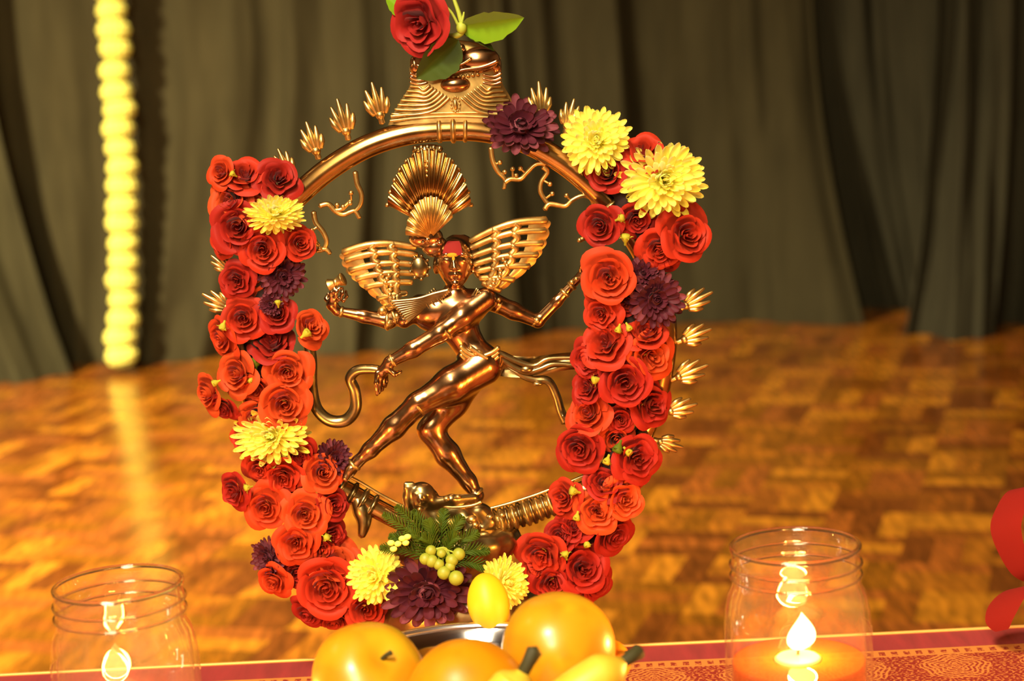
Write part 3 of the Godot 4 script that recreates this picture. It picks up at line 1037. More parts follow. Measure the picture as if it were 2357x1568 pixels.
func build_garlands() -> void:
	garland("red rose garland with purple blooms, hung down the ring on the hanging yellow garland's side",
		[545, 415, 30, 540, 520, 26, 585, 590, 22, 600, 690, 20, 590, 800, 20, 585, 900, 20, 625, 1000, 24, 650, 1090, 24, 680, 1190, 24, 705, 1280, 24, 745, 1370, 24, 815, 1420, 24],
		[[508, 396, 34, -0.5, 0.3], [562, 402, 46, 0.0, 0.9], [640, 412, 48, 0.3, 0.5], [530, 462, 52, -0.3, 0.3], [548, 522, 60, -0.1, 0.05, 74], [605, 574, 50, 0.0, 0.0, 78], [690, 560, 40, 0.4, 0.1], [508, 560, 34, -0.8, -0.1], [545, 645, 41, -0.1, 0.0],
			[610, 520, 34, 0.1, -0.2, 60], [560, 733, 50, 0.0, 0.1], [636, 722, 42, 0.1, 0.2], [716, 752, 42, 0.8, 0.5], [512, 778, 46, -1.1, -0.3], [626, 790, 50, 0.0, 1.0], [545, 862, 52, -0.6, 0.2], [662, 856, 52, 0.05, 0.0, 72], [478, 905, 46, -1.2, -0.1], [590, 897, 38, -0.2, -0.4],
			[656, 930, 58, 0.1, 0.0, 82], [515, 940, 36, -0.6, -0.7], [690, 1046, 40, 0.3, -0.3], [600, 1078, 42, -0.2, -0.4], [652, 1098, 48, 0.0, -0.3], [742, 1088, 46, 0.4, 0.3], [538, 1132, 42, -0.8, -0.1], [612, 1168, 52, -0.1, 0.0], [702, 1184, 50, 0.1, 0.1, 76],
			[768, 1162, 40, 0.6, 0.1], [765, 1232, 36, 0.6, -0.2, 44], [682, 1250, 50, 0.0, 0.0, 76], [740, 1262, 38, 0.5, -0.1], [776, 1300, 58, 0.3, 0.5], [630, 1338, 42, -0.5, -0.3], [686, 1318, 42, 0.0, -0.2, 56], [752, 1352, 72, 0.0, -0.05, 84], [842, 1402, 54, 0.1, 0.0, 74],
			[712, 1412, 46, -0.5, -0.6], [772, 1428, 46, 0.0, -0.9, 50], [590, 480, 40, 0.0, 0.4, 56], [575, 640, 36, 0.2, 0.1, 44], [590, 960, 40, -0.1, -0.2, 50], [840, 1345, 38, 0.4, 0.6, 40], [560, 1010, 34, -0.5, 0.0, 40], [640, 1040, 38, 0.0, -0.3, 50]],
		[[652, 636, 58, 0.3, 0.0, 60], [622, 700, 30, -0.1, 0.2, 70], [612, 1286, 52, -0.8, 0.0, 44], [772, 1056, 48, 0.7, 0.3, 34]],
		[[590, 838, 34, 0.2, 1.0, 0.1, 58, 1], [578, 880, 22, -0.3, 1.0, 0.3, 66, 0], [702, 770, 30, 0.7, 0.5, -0.3, 92, 0], [514, 748, 26, -0.5, -1.0, -0.2, 84, 0], [572, 1122, 24, -0.6, 0.0, 0.4, 80, 0], [750, 1240, 24, 0.4, 0.5, 0.4, 66, 0], [640, 700, 20, 0.0, 1.0, 0.2, 84, 0], [498, 880, 24, -0.8, -0.3, 0.1, 78, 0], [538, 402, 20, -0.6, 0.5, 0.3, 70, 0]], D(600, 850), 0.0)
	garland("red rose garland hung down the ring below the two big yellow chrysanthemums",
		[1400, 400, 26, 1450, 480, 26, 1490, 560, 22, 1470, 650, 20, 1440, 760, 20, 1430, 880, 20, 1420, 1000, 20, 1395, 1110, 22, 1365, 1200, 24, 1320, 1290, 24, 1300, 1370, 24],
		[[1396, 396, 46, -0.3, 0.3, 48], [1482, 348, 46, 0.0, 0.8, 50], [1382, 520, 50, -0.4, 0.0], [1466, 505, 42, 0.0, -0.3, 56], [1580, 540, 60, 0.35, 0.1, 72], [1518, 572, 46, -0.1, -0.2], [1402, 638, 60, -0.1, 0.05, 78], [1372, 660, 34, -0.6, 0.1, 60], [1384, 722, 42, -0.3, 0.0],
			[1394, 790, 58, -0.4, 0.5, 70], [1352, 828, 42, -0.5, 0.0], [1488, 764, 48, 0.1, 1.0, 66], [1498, 820, 54, 0.35, 0.0, 70], [1440, 880, 58, 0.0, 0.0, 86], [1352, 892, 40, -0.7, 0.4], [1354, 952, 50, -0.4, 0.5], [1498, 930, 54, 0.6, 0.1], [1428, 966, 32, 0.0, 0.0, 54],
			[1335, 1032, 56, -0.3, -0.1], [1468, 1056, 54, 0.35, 0.1, 66], [1390, 1112, 46, 0.0, 0.7, 60], [1298, 1146, 44, -0.9, 0.2], [1374, 1176, 48, 0.0, 0.2, 74], [1436, 1150, 48, 0.3, 0.1, 70], [1414, 1232, 54, 0.6, -0.4], [1322, 1208, 44, -0.4, 0.6], [1248, 1278, 58, -0.3, -0.1, 60], [1292, 1232, 44, -0.5, 0.3],
			[1342, 1308, 58, 0.2, 0.3, 64], [1272, 1342, 48, 0.0, -0.1, 66], [1374, 1346, 42, 0.6, -0.3], [1232, 1312, 34, -0.3, -0.2], [1326, 1376, 44, 0.1, -0.4], [1440, 700, 40, -0.1, -0.1, 44], [1420, 1010, 38, 0.1, -0.2, 46], [1545, 590, 40, 0.5, -0.5, 50], [1455, 1105, 38, 0.5, -0.2, 46]],
		[[1512, 690, 70, 0.2, 0.05, 70], [1480, 628, 42, 0.1, 0.4, 60]],
		[[1426, 504, 26, 0.7, 0.3, 0.4, 70, 0], [1440, 552, 30, 0.1, 1.0, 0.3, 66, 0], [1424, 756, 24, -0.4, -1.0, 0.3, 84, 0], [1446, 752, 24, 0.5, -1.0, 0.3, 80, 0], [1374, 874, 28, -1.0, -0.1, 0.3, 82, 0], [1424, 1028, 36, -0.5, -1.0, 0.4, 72, 1], [1444, 1038, 28, 0.6, -0.6, 0.4, 78, 0], [1398, 1058, 28, -0.4, -0.8, 0.4, 82, 0], [1324, 1132, 30, -0.8, 0.3, 0.3, 78, 0], [1328, 1188, 26, -0.3, -0.9, 0.4, 82, 0], [1350, 1250, 26, 0.2, -1.0, 0.3, 70, 0], [1302, 1280, 26, -0.2, 1.0, 0.3, 76, 0]], D(1440, 850), 0.6)

func build_loose_flowers() -> void:
	chrysanthemum("yellow chrysanthemum at the top of the rose garland, crushed sideways against the bare ring", 634, 490, 74, 0.35, 0.55, 84, M.yellow, M.yellow_deep, FULL, 0.62)
	chrysanthemum("broad yellow chrysanthemum halfway down the purple-flecked rose garland, tucked under a big rose", 622, 1004, 100, -0.15, 0.25, 66, M.yellow, M.yellow_deep, FULL, 0.72)
	chrysanthemum("smaller yellow chrysanthemum on the ring next to the purple one", 1372, 322, 84, 0.0, 0.25, 52, M.yellow, M.yellow_deep, FULL)
	chrysanthemum("largest yellow chrysanthemum, capping the roses at the ring's shoulder", 1528, 414, 108, 0.1, 0.15, 74, M.yellow, M.yellow_deep, FULL, 0.86)
	chrysanthemum("dark purple chrysanthemum lying across the top of the ring beside the crest", 1200, 284, 88, 0.1, 0.5, 46, M.plum, M.plum_light, DAISY, 0.85)
	chrysanthemum("large purple chrysanthemum with pale petal tips at the statue's foot behind the fruit", 982, 1366, 108, 0.0, 0.12, 178, M.plum, M.plum_light, DAISY, 0.8)
	chrysanthemum("yellow chrysanthemum at the statue's foot between the rose garland and the large purple one", 862, 1326, 72, -0.25, 0.3, 140, M.yellow, M.yellow_deep, FULL)
	chrysanthemum("yellow chrysanthemum at the statue's foot seen edge-on behind the tallest fruit", 1166, 1342, 66, 0.9, 0.35, 215, M.yellow, M.yellow_deep, FULL)
	# the rose laid over the crest
	var t := thing("cut_rose", "single pinkish red rose with green leaves laid on the statue's crest", "rose", D(1040, 100, 40))
	rose(t, 966, 54, 74, -0.5, -0.12, 66, M.rose_pink, 3, "bloom")
	var s := Shape.new()
	leaf(s, D(1058, 62, 44), D(1206, 48, 62), 40, Vector3(0.1, -0.5, 0.86))
	part("leaf", s, M.leaf, t).set_meta("label", "bright green leaf pointing away from the bloom")
	s = Shape.new()
	leaf(s, D(1056, 92, 42), D(962, 184, 58), 44, Vector3(0.2, -0.3, 0.9))
	part("leaf", s, M.leaf_dark, t).set_meta("label", "dark green leaf hanging down over the crest")
	s = Shape.new()
	leaf(s, D(936, 40, 20), D(890, -10, 26), 22, Vector3(0.3, 0.2, 0.9))
	part("leaf", s, M.leaf, t)
	s = Shape.new()
	leaf(s, D(1060, 74, 36), D(1142, 112, 26), 18, Vector3(0.1, 0.7, 0.5))
	part("leaf", s, M.leaf_dark, t)
	s = Shape.new()
	var c := curve(path3([1000, 80, 44, 1040, 84, 44, 1064, 72, 46, 1058, 36, 44, 1042, -10, 40]), 5)
	s.tube(put(c), taper(c.size(), 7, 7, 4), 8)
	wire(s, [1060, 70, 1040, 30, 1018, 8], 44, 4, 2.5)
	wire(s, [1060, 60, 1066, 40, 1068, 28], 48, 4, 2)
	dome(s, 1062, 64, 50, 12, 14, 11)
	part("stem", s, M.stem, t)
	# fern fronds and a berry sprig at the foot
	t = thing("fern_sprig", "feathery green fern sprig spread in front of the statue's pedestal", "foliage", D(1010, 1300, 130))
	for q in [[886, 1186, 30], [915, 1168, 20], [952, 1180, 10], [985, 1200, 30], [1022, 1176, 0], [1062, 1192, 20], [1098, 1228, 10], [1122, 1268, 20], [1130, 1312, 20], [900, 1236, 30], [1050, 1236, 40], [938, 1222, 40], [975, 1238, 45], [880, 1262, 30]]:
		s = Shape.new()
		var a := Vector3(1012, 1304, 124)
		var b := Vector3(q[0], q[1], 120 + q[2])
		var m := a.lerp(b, 0.55) + Vector3(0, -14, 10)
		var cc := curve([a, m, b], 9)
		s.tube(put(cc), taper(cc.size(), 2.6, 1.0), 6)
		for k in range(3, cc.size()):
			var d: Vector3 = (cc[k] - cc[k - 1]).normalized()
			var e := Vector3(-d.y, d.x, 0)
			var l := 26.0 * sin(PI * (0.15 + 0.8 * k / cc.size()))
			for g in [-1.0, 1.0]:
				var tip: Vector3 = cc[k] + d * l * 0.8 + e * g * l * 0.7 + Vector3(0, 0, rng.randf_range(-6, 8))
				s.tube(put([cc[k], cc[k].lerp(tip, 0.5) + d * 2.0, tip]), [1.6 * U, 2.4 * U, 0.7 * U], 5)
		part("frond", s, M.fern, t)
	s = Shape.new()
	for q in [[926, 1240], [916, 1252], [934, 1250], [906, 1264], [938, 1236], [900, 1250]]:
		dome(s, q[0], q[1], 168, 9, 7, 7, 8, 6)
	part("pale_bud", s, M.lemon, t)
	t = thing("berry_sprig", "cluster of round yellow-green berries above the large purple chrysanthemum", "berries", D(1010, 1290, 200))
	s = Shape.new()
	for q in [[992, 1268, 14], [979, 1287, 15], [994, 1292, 16], [1016, 1274, 12], [1010, 1300, 14], [1040, 1290, 16], [1056, 1276, 16], [1036, 1304, 13], [1022, 1319, 17], [1050, 1331, 19]]:
		var b := Shape.new()
		dome(b, q[0], q[1], 206 + (q[1] - 1290) * 0.4, q[2] * 0.92, q[2] * 0.92, q[2] * 0.92)
		part("berry", b, M.berry, t)
		wire(s, [1012, 1262, (1012 + q[0]) * 0.5, 1268, q[0], q[1]], 194, 2.5, 2)
	part("stalk", s, M.stem, t)

func leaf(s: Shape, a: Vector3, b: Vector3, half: float, up: Vector3) -> void:
	var d := b - a
	var e := d.cross(up).normalized()
	var n := e.cross(d).normalized()
	s.sheet(8, 14, func(u0: float, w: float) -> Vector3:
		var u := u0 * 2.0 - 1.0
		var wid := half * U * pow(sin(PI * clampf(pow(w, 0.85), 0.0, 1.0)), 0.75) * (1.0 + 0.05 * sin(w * 60.0))
		return a + d * w + e * u * wid + n * (wid * 0.45 * absf(u) - 0.10 * d.length() * w * w + 0.012 * d.length() * sin(w * 40.0) * absf(u)))

# ---- the stage: floor, drapes, room, lamps --------------------------------------------------------
func build_room() -> void:
	var s := Shape.new()
	s.box(Vector3(0, -0.06, -1.0), Vector3(4.6, 0, 0), Vector3(0, 0.047, 0), Vector3(0, 0, 6.1))
	var floor_slab := struct("floor", s, M.subfloor)
	var k := 0
	for q in [["wall_back", Vector3(0, 1.9, -6.75), Vector3(4.6, 0, 0), Vector3(0, 0, 0.1)], ["wall_front", Vector3(0, 1.9, 4.85), Vector3(4.6, 0, 0), Vector3(0, 0, 0.1)], ["wall_left", Vector3(-4.5, 1.9, -1.0), Vector3(0.1, 0, 0), Vector3(0, 0, 6.0)], ["wall_right", Vector3(4.5, 1.9, -1.0), Vector3(0.1, 0, 0), Vector3(0, 0, 6.0)]]:
		s = Shape.new()
		s.box(q[1], q[2], Vector3(0, 1.95, 0), q[3])
		struct(q[0], s, M.wall)
	s = Shape.new()
	s.box(Vector3(0, 3.9, -1.0), Vector3(4.6, 0, 0), Vector3(0, 0.05, 0), Vector3(0, 0, 6.1))
	struct("ceiling", s, M.ceiling)
	# parquet fingers, three to a square, the squares turned by quarters
	var fin := Shape.new()
	fin.box(Vector3(0, -0.006, 0), Vector3(0.0797, 0, 0), Vector3(0, 0.006, 0), Vector3(0, 0, 0.0264))
	var fm := fin.mesh()
	var turn := deg_to_rad(17.0)
	var rows := []
	for gz in range(-42, 43):
		for gx in range(-42, 43):
			for f in 3:
				var odd := (gx + gz) % 2 != 0
				var l := Vector2(gx * 0.16, gz * 0.16) + (Vector2((f - 1) * 0.0533, 0) if odd else Vector2(0, (f - 1) * 0.0533))
				var w := l.rotated(turn) + Vector2(0, -3.0)
				if absf(w.x) > 4.3 or w.y < -6.55 or w.y > 4.6:
					continue
				var px := to_px(Vector3(w.x, 0, w.y)) if w.y < -0.3 else Vector2(-9999, 0)
				var seen := px.x > -60 and px.x < 2420 and px.y > 700 and px.y < 1560
				rows.append({"at": w, "turn": -turn + (PI / 2 if odd else 0.0), "key": (Vector3(w.x, -1.0, w.y).length() if seen else 100.0 + absf(w.y)), "tone": rng.randi() % 6, "lift": rng.randf_range(-0.0006, 0.0)})
	rows.sort_custom(func(a, b): return a.key < b.key)
	s = Shape.new()
	for i in rows.size():
		var q = rows[i]
		var tr := Transform3D(Basis(Vector3.UP, q.turn), Vector3(q.at.x, q.lift, q.at.y))
		if i < 300:
			mpart("parquet_block", fm, M.plank[q.tone], floor_slab, tr)
		else:
			var first := s.v.size()
			var c: Color = M.plank[q.tone].albedo_color.srgb_to_linear()
			for p in fin.v:
				s.add(tr * p)
				s.col.append(c)
			for t in fin.t:
				s.t.append(first + t)
	var rest := mpart("parquet", s.mesh(), M.plank_any, floor_slab)
	rest.set_meta("kind", "stuff")

func drape(label: String, bottom: Array, top: Array, m: Material, folds: float, depth: float, sd: int, lift := 0.0) -> void:
	# a hanging cloth whose hem follows pixels of the floor and whose head hangs from the rail above
	var pb := []
	for p in path(bottom):
		var w := on_y(p.x, p.y, 0.0)
		pb.append(Vector3(w.x, 0, w.z))
	var pt := []
	for p in path(top):
		pt.append(Vector3(p.x, 0, 0))
	var cb := curve(pb, 12)
	var ct := curve(pt, 12)
	var n := FastNoiseLite.new()
	n.seed = sd
	n.frequency = 1.0
	n.fractal_octaves = 2
	var at := func(c: Array, u: float) -> Vector3:
		var f := u * (c.size() - 1)
		var k := mini(int(f), c.size() - 2)
		return c[k].lerp(c[k + 1], f - k)
	var mid: Vector3 = at.call(cb, 0.5)
	var s := Shape.new()
	s.sheet(260, 40, func(u: float, w: float) -> Vector3:
		var h := lift + pow(w, 1.6) * (3.7 - lift)
		var b: Vector3 = at.call(cb, u)
		var tp: Vector3 = at.call(ct, u)
		var k := 1.0 - pow(1.0 - clampf(h / 1.0, 0, 1), 1.7)
		var p := b.lerp(Vector3(tp.x, 0, mid.z), k)
		var ph := u * folds * TAU + 1.2 * n.get_noise_2d(u * folds * 0.9, 3.0) * 3.0 + 0.7 * n.get_noise_2d(u * 6.0, h * 0.6)
		var g := sin(ph)
		g = signf(g) * pow(absf(g), 0.75)
		var a := depth * (0.75 + 0.5 * n.get_noise_2d(u * 7.0, 9.0)) * (0.8 + 0.35 * (1.0 - k))
		var fine := 0.004 * sin(ph * 2.3 + 1.0) + 0.02 * n.get_noise_2d(u * folds * 2.0, h * 1.1 + 20.0)
		return Vector3(p.x + 0.3 * a * cos(ph * 1.0 + 0.6), h, p.z + a * g + fine))
	var o := thing("curtain", label, "curtain", Vector3(mid.x, 0.0, mid.z))
	part("drape", s, m, o)
	# the hem, a doubled band of the same cloth
	var hem := Shape.new()
	var src := s.v
	var cols := 261
	for j in 3:
		for i in cols:
			var p: Vector3 = src[i].lerp(src[6 * cols + i], j * 0.5)
			hem.add(p + Vector3(0, 0.001, 0.003))
	for j in 2:
		for i in cols - 1:
			var a := j * cols + i
			hem.quad(a, a + 1, a + cols + 1, a + cols)
	part("hem", hem, m, o)

func build_curtains() -> void:
	# heads are given in metres along the rail, hems in pixels of the floor
	drape("olive stage curtain panel behind the hanging yellow garland, its hem gathered on the floor", [40, 832, 250, 838, 400, 832, 560, 818, 760, 814, 880, 808, 1040, 797, 1196, 787], [-1.62, 0, -1.1, 0, -0.85, 0, -0.65, 0, -0.45, 0, -0.3, 0, -0.13, 0, 0.02, 0], M.curtain[1], 4.0, 0.038, 3)
	drape("olive stage curtain panel whose flared edge sweeps forward over the parquet", [-700, 905, -400, 896, -200, 885, 0, 876, 70, 874, 156, 868], [-3.4, 0, -2.6, 0, -2.1, 0, -1.75, 0, -1.62, 0, -1.46, 0], M.curtain[0], 3.0, 0.05, 5)
	drape("wide dim olive stage curtain panel behind the big yellow chrysanthemums", [1150, 764, 1250, 762, 1350, 762, 1520, 752, 1700, 744, 1850, 741, 1990, 742], [-0.03, 0, 0.1, 0, 0.24, 0, 0.45, 0, 0.68, 0, 0.84, 0, 0.95, 0], M.curtain[2], 2.6, 0.05, 8)
	drape("narrow dark stage curtain panel in the fold between the two dim panels", [1950, 716, 2010, 716, 2080, 716, 2160, 716, 2260, 716], [0.90, 0, 0.98, 0, 1.1, 0, 1.25, 0, 1.45, 0], M.curtain[3], 1.6, 0.05, 21)
	drape("dim stage curtain panel hanging over the parquet behind the red bow", [2076, 764, 2150, 780, 2228, 784, 2290, 762, 2357, 745, 2600, 735, 2900, 730, 3200, 730], [1.24, 0, 1.3, 0, 1.36, 0, 1.45, 0, 1.58, 0, 2.0, 0, 2.6, 0, 3.5, 0], M.curtain[3], 3.5, 0.05, 13)

func stage_lamp(label: String, at: Vector3, aim: Vector3, size: float, energy: float, c: Color, cone := 0.0) -> void:
	var o := thing("stage_lamp", label, "stage lamp", at)
	o.basis = Basis.looking_at(aim - at)
	var s := Shape.new()
	var h := size * 0.5
	s.box(Vector3(0, 0, 0.11), Vector3(h + 0.03, 0, 0), Vector3(0, h + 0.03, 0), Vector3(0, 0, 0.09), 0.01)
	mpart("housing", s.mesh(), M.lamp_body, o)
	s = Shape.new()
	s.box(Vector3(0, 0, 0.012), Vector3(h, 0, 0), Vector3(0, h, 0), Vector3(0, 0, 0.006))
	mpart("lamp_lens", s.mesh(), M.lamp_glow, o)
	s = Shape.new()
	var up := o.basis.inverse() * (Vector3(at.x, 3.85, at.z) - at)
	s.tube([Vector3(0, 0, 0.12), up], [0.015], 8)
	mpart("hanger", s.mesh(), M.lamp_body, o)
	if cone > 0.0:      # a spotlight with a soft edge
		var b := SpotLight3D.new()
		b.name = "lamp_beam"
		o.add_child(b)
		b.spot_angle = cone
		b.spot_angle_attenuation = 1.0
		b.spot_range = 14.0
		b.spot_attenuation = 2.0
		b.light_size = size * 0.5
		b.light_energy = energy
		b.light_color = c
		b.shadow_enabled = true
		return
	var l := AreaLight3D.new()
	l.name = "lamp_beam"
	o.add_child(l)
	l.area_size = Vector2(size, size)
	l.light_energy = energy
	l.light_color = c
	l.shadow_enabled = true
	l.set("area_range", 14.0)

func build_yellow_garland() -> void:
	var foot := on_y(279, 838, 0.0)
	var zg := foot.z + 0.13
	var g := thing("hanging_garland", "long yellow flower garland hanging straight down before the curtain to the floor", "garland", Vector3(foot.x, 0, zg))
	var s := Shape.new()
	for r in 5:      # a flattened ball of ruffled florets
		var n: int = [9, 14, 16, 14, 9][r]
		var lat: float = [-0.62, -0.32, 0.0, 0.32, 0.62][r]
		for i in n:
			var an := TAU * (i + 0.5 * (r % 2)) / n
			var d := Vector3(cos(an) * cos(lat * 1.5), sin(lat * 1.5) * 0.62, sin(an) * cos(lat * 1.5))
			s.ball(d * 0.82, Vector3(0.2, 0, 0), Vector3(0, 0.17, 0), Vector3(0, 0, 0.2), 7, 5)
	s.ball(Vector3.ZERO, Vector3(0.86, 0, 0), Vector3(0, 0.55, 0), Vector3(0, 0, 0.86), 14, 8)
	var m := s.mesh()
	var xs := [[280, 818], [277, 776], [284, 735], [285, 690], [281, 646], [284, 602], [283, 560], [281, 514], [281, 474], [281, 428], [282, 385], [277, 342], [272, 296], [276, 252], [268, 212], [264, 164], [266, 112], [262, 70], [257, 24], [255, -22], [254, -68], [252, -114], [250, -160], [249, -206]]
	var line := []
	for k in xs.size():
		var p := on_z(xs[k][0], xs[k][1], zg)
		line.append(p)
		var r := 35.0 * absf(p.z) / FPX * rng.randf_range(0.95, 1.06)
		mpart("flower_head", m, M.lemon, g, Transform3D(Basis(Vector3(0, 0, 1), rng.randf_range(-0.15, 0.15)) * Basis(Vector3.UP, rng.randf() * TAU).scaled(Vector3(r * 1.03, r * 1.22, r * 1.03)), p - g.position))
	s = Shape.new()
	var e: Vector3 = line[line.size() - 1]
	line.append(Vector3(e.x, 3.84, e.z))
	s.tube(line, [0.003], 6)
	part("cord", s, M.thread, g)

# ---- the table and what stands on it --------------------------------------------------------------
func build_table() -> void:
	var a := on_y(0, 1551, TABLE_Y)
	var b := on_y(2357, 1440, TABLE_Y)
	var e := (b - a).normalized()
	var n := Vector3(-e.z, 0, e.x)         # towards the camera
	if n.z < 0.0:
		n = -n
	var mid := (a + b) * 0.5
	var half := 1.05
	var deep := 1.0
	var top := 0.004
	var t := thing("table", "low wooden table under the red and gold cloth", "table", Vector3(mid.x, 0, mid.z))
	var s := Shape.new()
	var c := mid + n * (deep * 0.5)
	s.box(Vector3(c.x, TABLE_Y - top - 0.016, c.z), e * (half - 0.01), Vector3(0, 0.015, 0), n * (deep * 0.5 - 0.01), 0.002)
	part("tabletop", s, M.table, t)
	for i in [-1.0, 1.0]:
		for j in [0.08, deep - 0.08]:
			s = Shape.new()
			var p: Vector3 = mid + e * i * (half - 0.1) + n * j
			s.box(Vector3(p.x, (TABLE_Y - top - 0.031) * 0.5, p.z), e * 0.025, Vector3(0, (TABLE_Y - top - 0.031) * 0.5, 0), n * 0.025, 0.004)
			part("leg", s, M.table, t)
	var cl := thing("tablecloth", "crimson tablecloth with a gold brocade field woven inside its plain border", "tablecloth", Vector3(mid.x, TABLE_Y, mid.z))
	var band := func(d0: float, d1: float, y: float, tile: float) -> Shape:
		var q := Shape.new()
		for k in 61:
			var x := lerpf(-half, half, k / 60.0)
			var wave := 0.0012 * sin(x * 9.0)
			for d in [d0, d1]:
				var p: Vector3 = mid + e * x + n * (d + wave)
				q.add(Vector3(p.x, y, p.z), Vector2(x / tile, (d - d0) / tile))
		for k in 60:
			q.quad(k * 2, k * 2 + 2, k * 2 + 3, k * 2 + 1)
		return q
	part("border_band", band.call(0.004, 0.042, TABLE_Y - 0.0006, 1.0), M.cloth, cl)
	part("brocade_field", band.call(0.042, deep - 0.002, TABLE_Y, 0.15), M.brocade, cl)
	s = Shape.new()
	var line := []
	for k in 61:
		var x := lerpf(-half, half, k / 60.0)
		var p: Vector3 = mid + e * x + n * (0.0012 * sin(x * 9.0) + 0.003)
		line.append(Vector3(p.x, TABLE_Y - 0.0002, p.z))
	s.tube(line, [0.0016], 6)
	part("gold_edging", s, M.gold_thread, cl)
	s = Shape.new()
	s.sheet(80, 8, func(u: float, w: float) -> Vector3:
		var x := lerpf(-half, half, u)
		var p: Vector3 = mid + e * x + n * (0.003 - w * 0.02 * (1.0 + sin(x * 34.0)))
		return Vector3(p.x, TABLE_Y - 0.001 - w * 0.22, p.z))
	part("hanging_fall", s, M.cloth, cl)

func fruit(called: String, label: String, category: String, px: float, py: float, depth: float, rad: float, squash: float, axis: Vector3, m: Material, dimple: float, leafy: Array, group := "") -> Node3D:
	var c := eye + ray(px, py) * depth
	var o := thing(called, label, category, c - Vector3(0, rad * squash, 0), group)
	var ay := axis.normalized()
	var ax := ay.cross(Vector3(0.3, 0.1, 1)).normalized()
	var az := ax.cross(ay)
	var s := Shape.new()
	var pr := []
	for k in 33:
		var ph := PI * k / 32
		var d := dimple * exp(-pow(ph / 0.34, 2.0)) + dimple * 0.4 * exp(-pow((PI - ph) / 0.3, 2.0))
		var r := rad * (1.0 - d)
		var sw := 1.0 + 0.05 * sin(ph * 1.5)
		pr.append(Vector2(r * sin(ph) * sw, r * cos(ph) * squash))
	pr.reverse()
	s.lathe(c, ax, ay, az, pr, 44, 0.012, 5)
	part("skin", s, m, o)
	var tip := c + ay * rad * squash * (1.0 - dimple)
	s = Shape.new()
	s.tube([tip - ay * 0.002, tip + ay * 0.004 + ax * 0.001, tip + ay * 0.008 + ax * 0.003], [0.0016, 0.0013, 0.0017], 7)
	part("stem", s, M.fruit_stem, o)
	for q in leafy:
		s = Shape.new()
		leaf(s, tip, tip + ax * q[0] + az * q[1] + ay * q[2], q[3], ay)
		part("sepal", s, M.leaf_dark, o)
	return o

func banana(label: String, pts: Array, depth: Array) -> void:
	var w := []
	for k in depth.size():
		w.append(eye + ray(pts[k * 2], pts[k * 2 + 1]) * depth[k])
	var c := curve(w, 8)
	var o := thing("banana", label, "fruit", c[c.size() / 2] - Vector3(0, 0.015, 0), "bananas in the fruit bowl")
	var r := []
	for k in c.size():
		var f := float(k) / (c.size() - 1)
		r.append(lerpf(0.0040, 0.0135, smoothstep(0.0, 0.45, f)) * lerpf(1.0, 0.5, smoothstep(0.8, 1.0, f)))
	var s := Shape.new()
	s.tube(c, r, 14)
	part("peel", s, M.banana, o)
	s = Shape.new()
	var d: Vector3 = (c[0] - c[1]).normalized()
	s.tube([c[0] + d * -0.002, c[0] + d * 0.006, c[0] + d * 0.014], [0.0036, 0.0038, 0.0048], 8)
	part("stalk", s, M.fruit_stem, o)

func build_offering() -> void:
	# a silver bowl heaped with fruit
	var c := eye + ray(1066, 1534) * 1.17
	var at := Vector3(c.x, TABLE_Y, -1.168)
	var rim := 0.0852
	var o := thing("fruit_bowl", "polished silver bowl holding the heap of yellow fruit before the statue", "bowl", at)
	var s := Shape.new()
	var pr := []
	for q in [[0.0, 0.001], [0.045, 0.001], [0.047, 0.004], [0.042, 0.010], [0.058, 0.020], [0.080, 0.045], [0.090, rim - 0.006], [0.0945, rim - 0.0015], [0.0950, rim], [0.0940, rim + 0.0012], [0.0915, rim - 0.001], [0.0865, rim - 0.010], [0.077, 0.048], [0.055, 0.024], [0.0, 0.018]]:
		pr.append(Vector2(q[0], q[1]))
	s.lathe(at, Vector3.RIGHT, Vector3.UP, Vector3(0, 0, 1), pr, 72)
	part("bowl_body", s, M.silver_bright, o)
	s = Shape.new()
	var ring := []
	for k in 72:
		var an := TAU * k / 72
		ring.append(at + Vector3(0.0945 * cos(an), rim, 0.0945 * sin(an)))
	s.tube(ring, [0.0031], 10, true)
	part("rolled_rim", s, M.silver, o)
	fruit("apple", "yellow apple with its stalk hollow showing, between the rose garland and the silver rim", "fruit", 848, 1566, 1.150, 0.0338, 0.98, Vector3(0.42, 0.75, 0.62), M.fruit, 0.22, [])
	fruit("apple", "tallest fruit of the heap, a yellow apple flushed orange on one side", "fruit", 1284, 1492, 1.165, 0.0340, 1.02, Vector3(0.5, -0.6, 0.7), M.fruit, 0.06, [])
	fruit("orange", "smooth orange lying in the middle of the heap below the silver rim", "fruit", 1072, 1604, 1.130, 0.0350, 0.98, Vector3(0.2, -0.4, 0.5), M.orange, 0.02, [])
	fruit("orange", "small orange half hidden behind the tallest fruit", "fruit", 1404, 1522, 1.190, 0.0128, 1.0, Vector3(0.8, 0.5, 0.3), M.orange, 0.03, [])
	banana("banana whose dark stalk points up between the orange and the tallest fruit", [1204, 1548, 1190, 1572, 1150, 1620, 1070, 1690], [1.085, 1.085, 1.085, 1.10])
	banana("pale banana lying below the tallest fruit, its stalk towards the candle jar", [1432, 1526, 1402, 1546, 1334, 1590, 1250, 1650], [1.11, 1.105, 1.10, 1.10])
	fruit("lemon", "smooth yellow lemon standing behind the silver rim under the edge-on chrysanthemum", "fruit", 1124, 1388, 1.322, 0.0140, 1.5, Vector3(0.12, -1.0, 0.3), M.lemon_skin, 0.02, [])

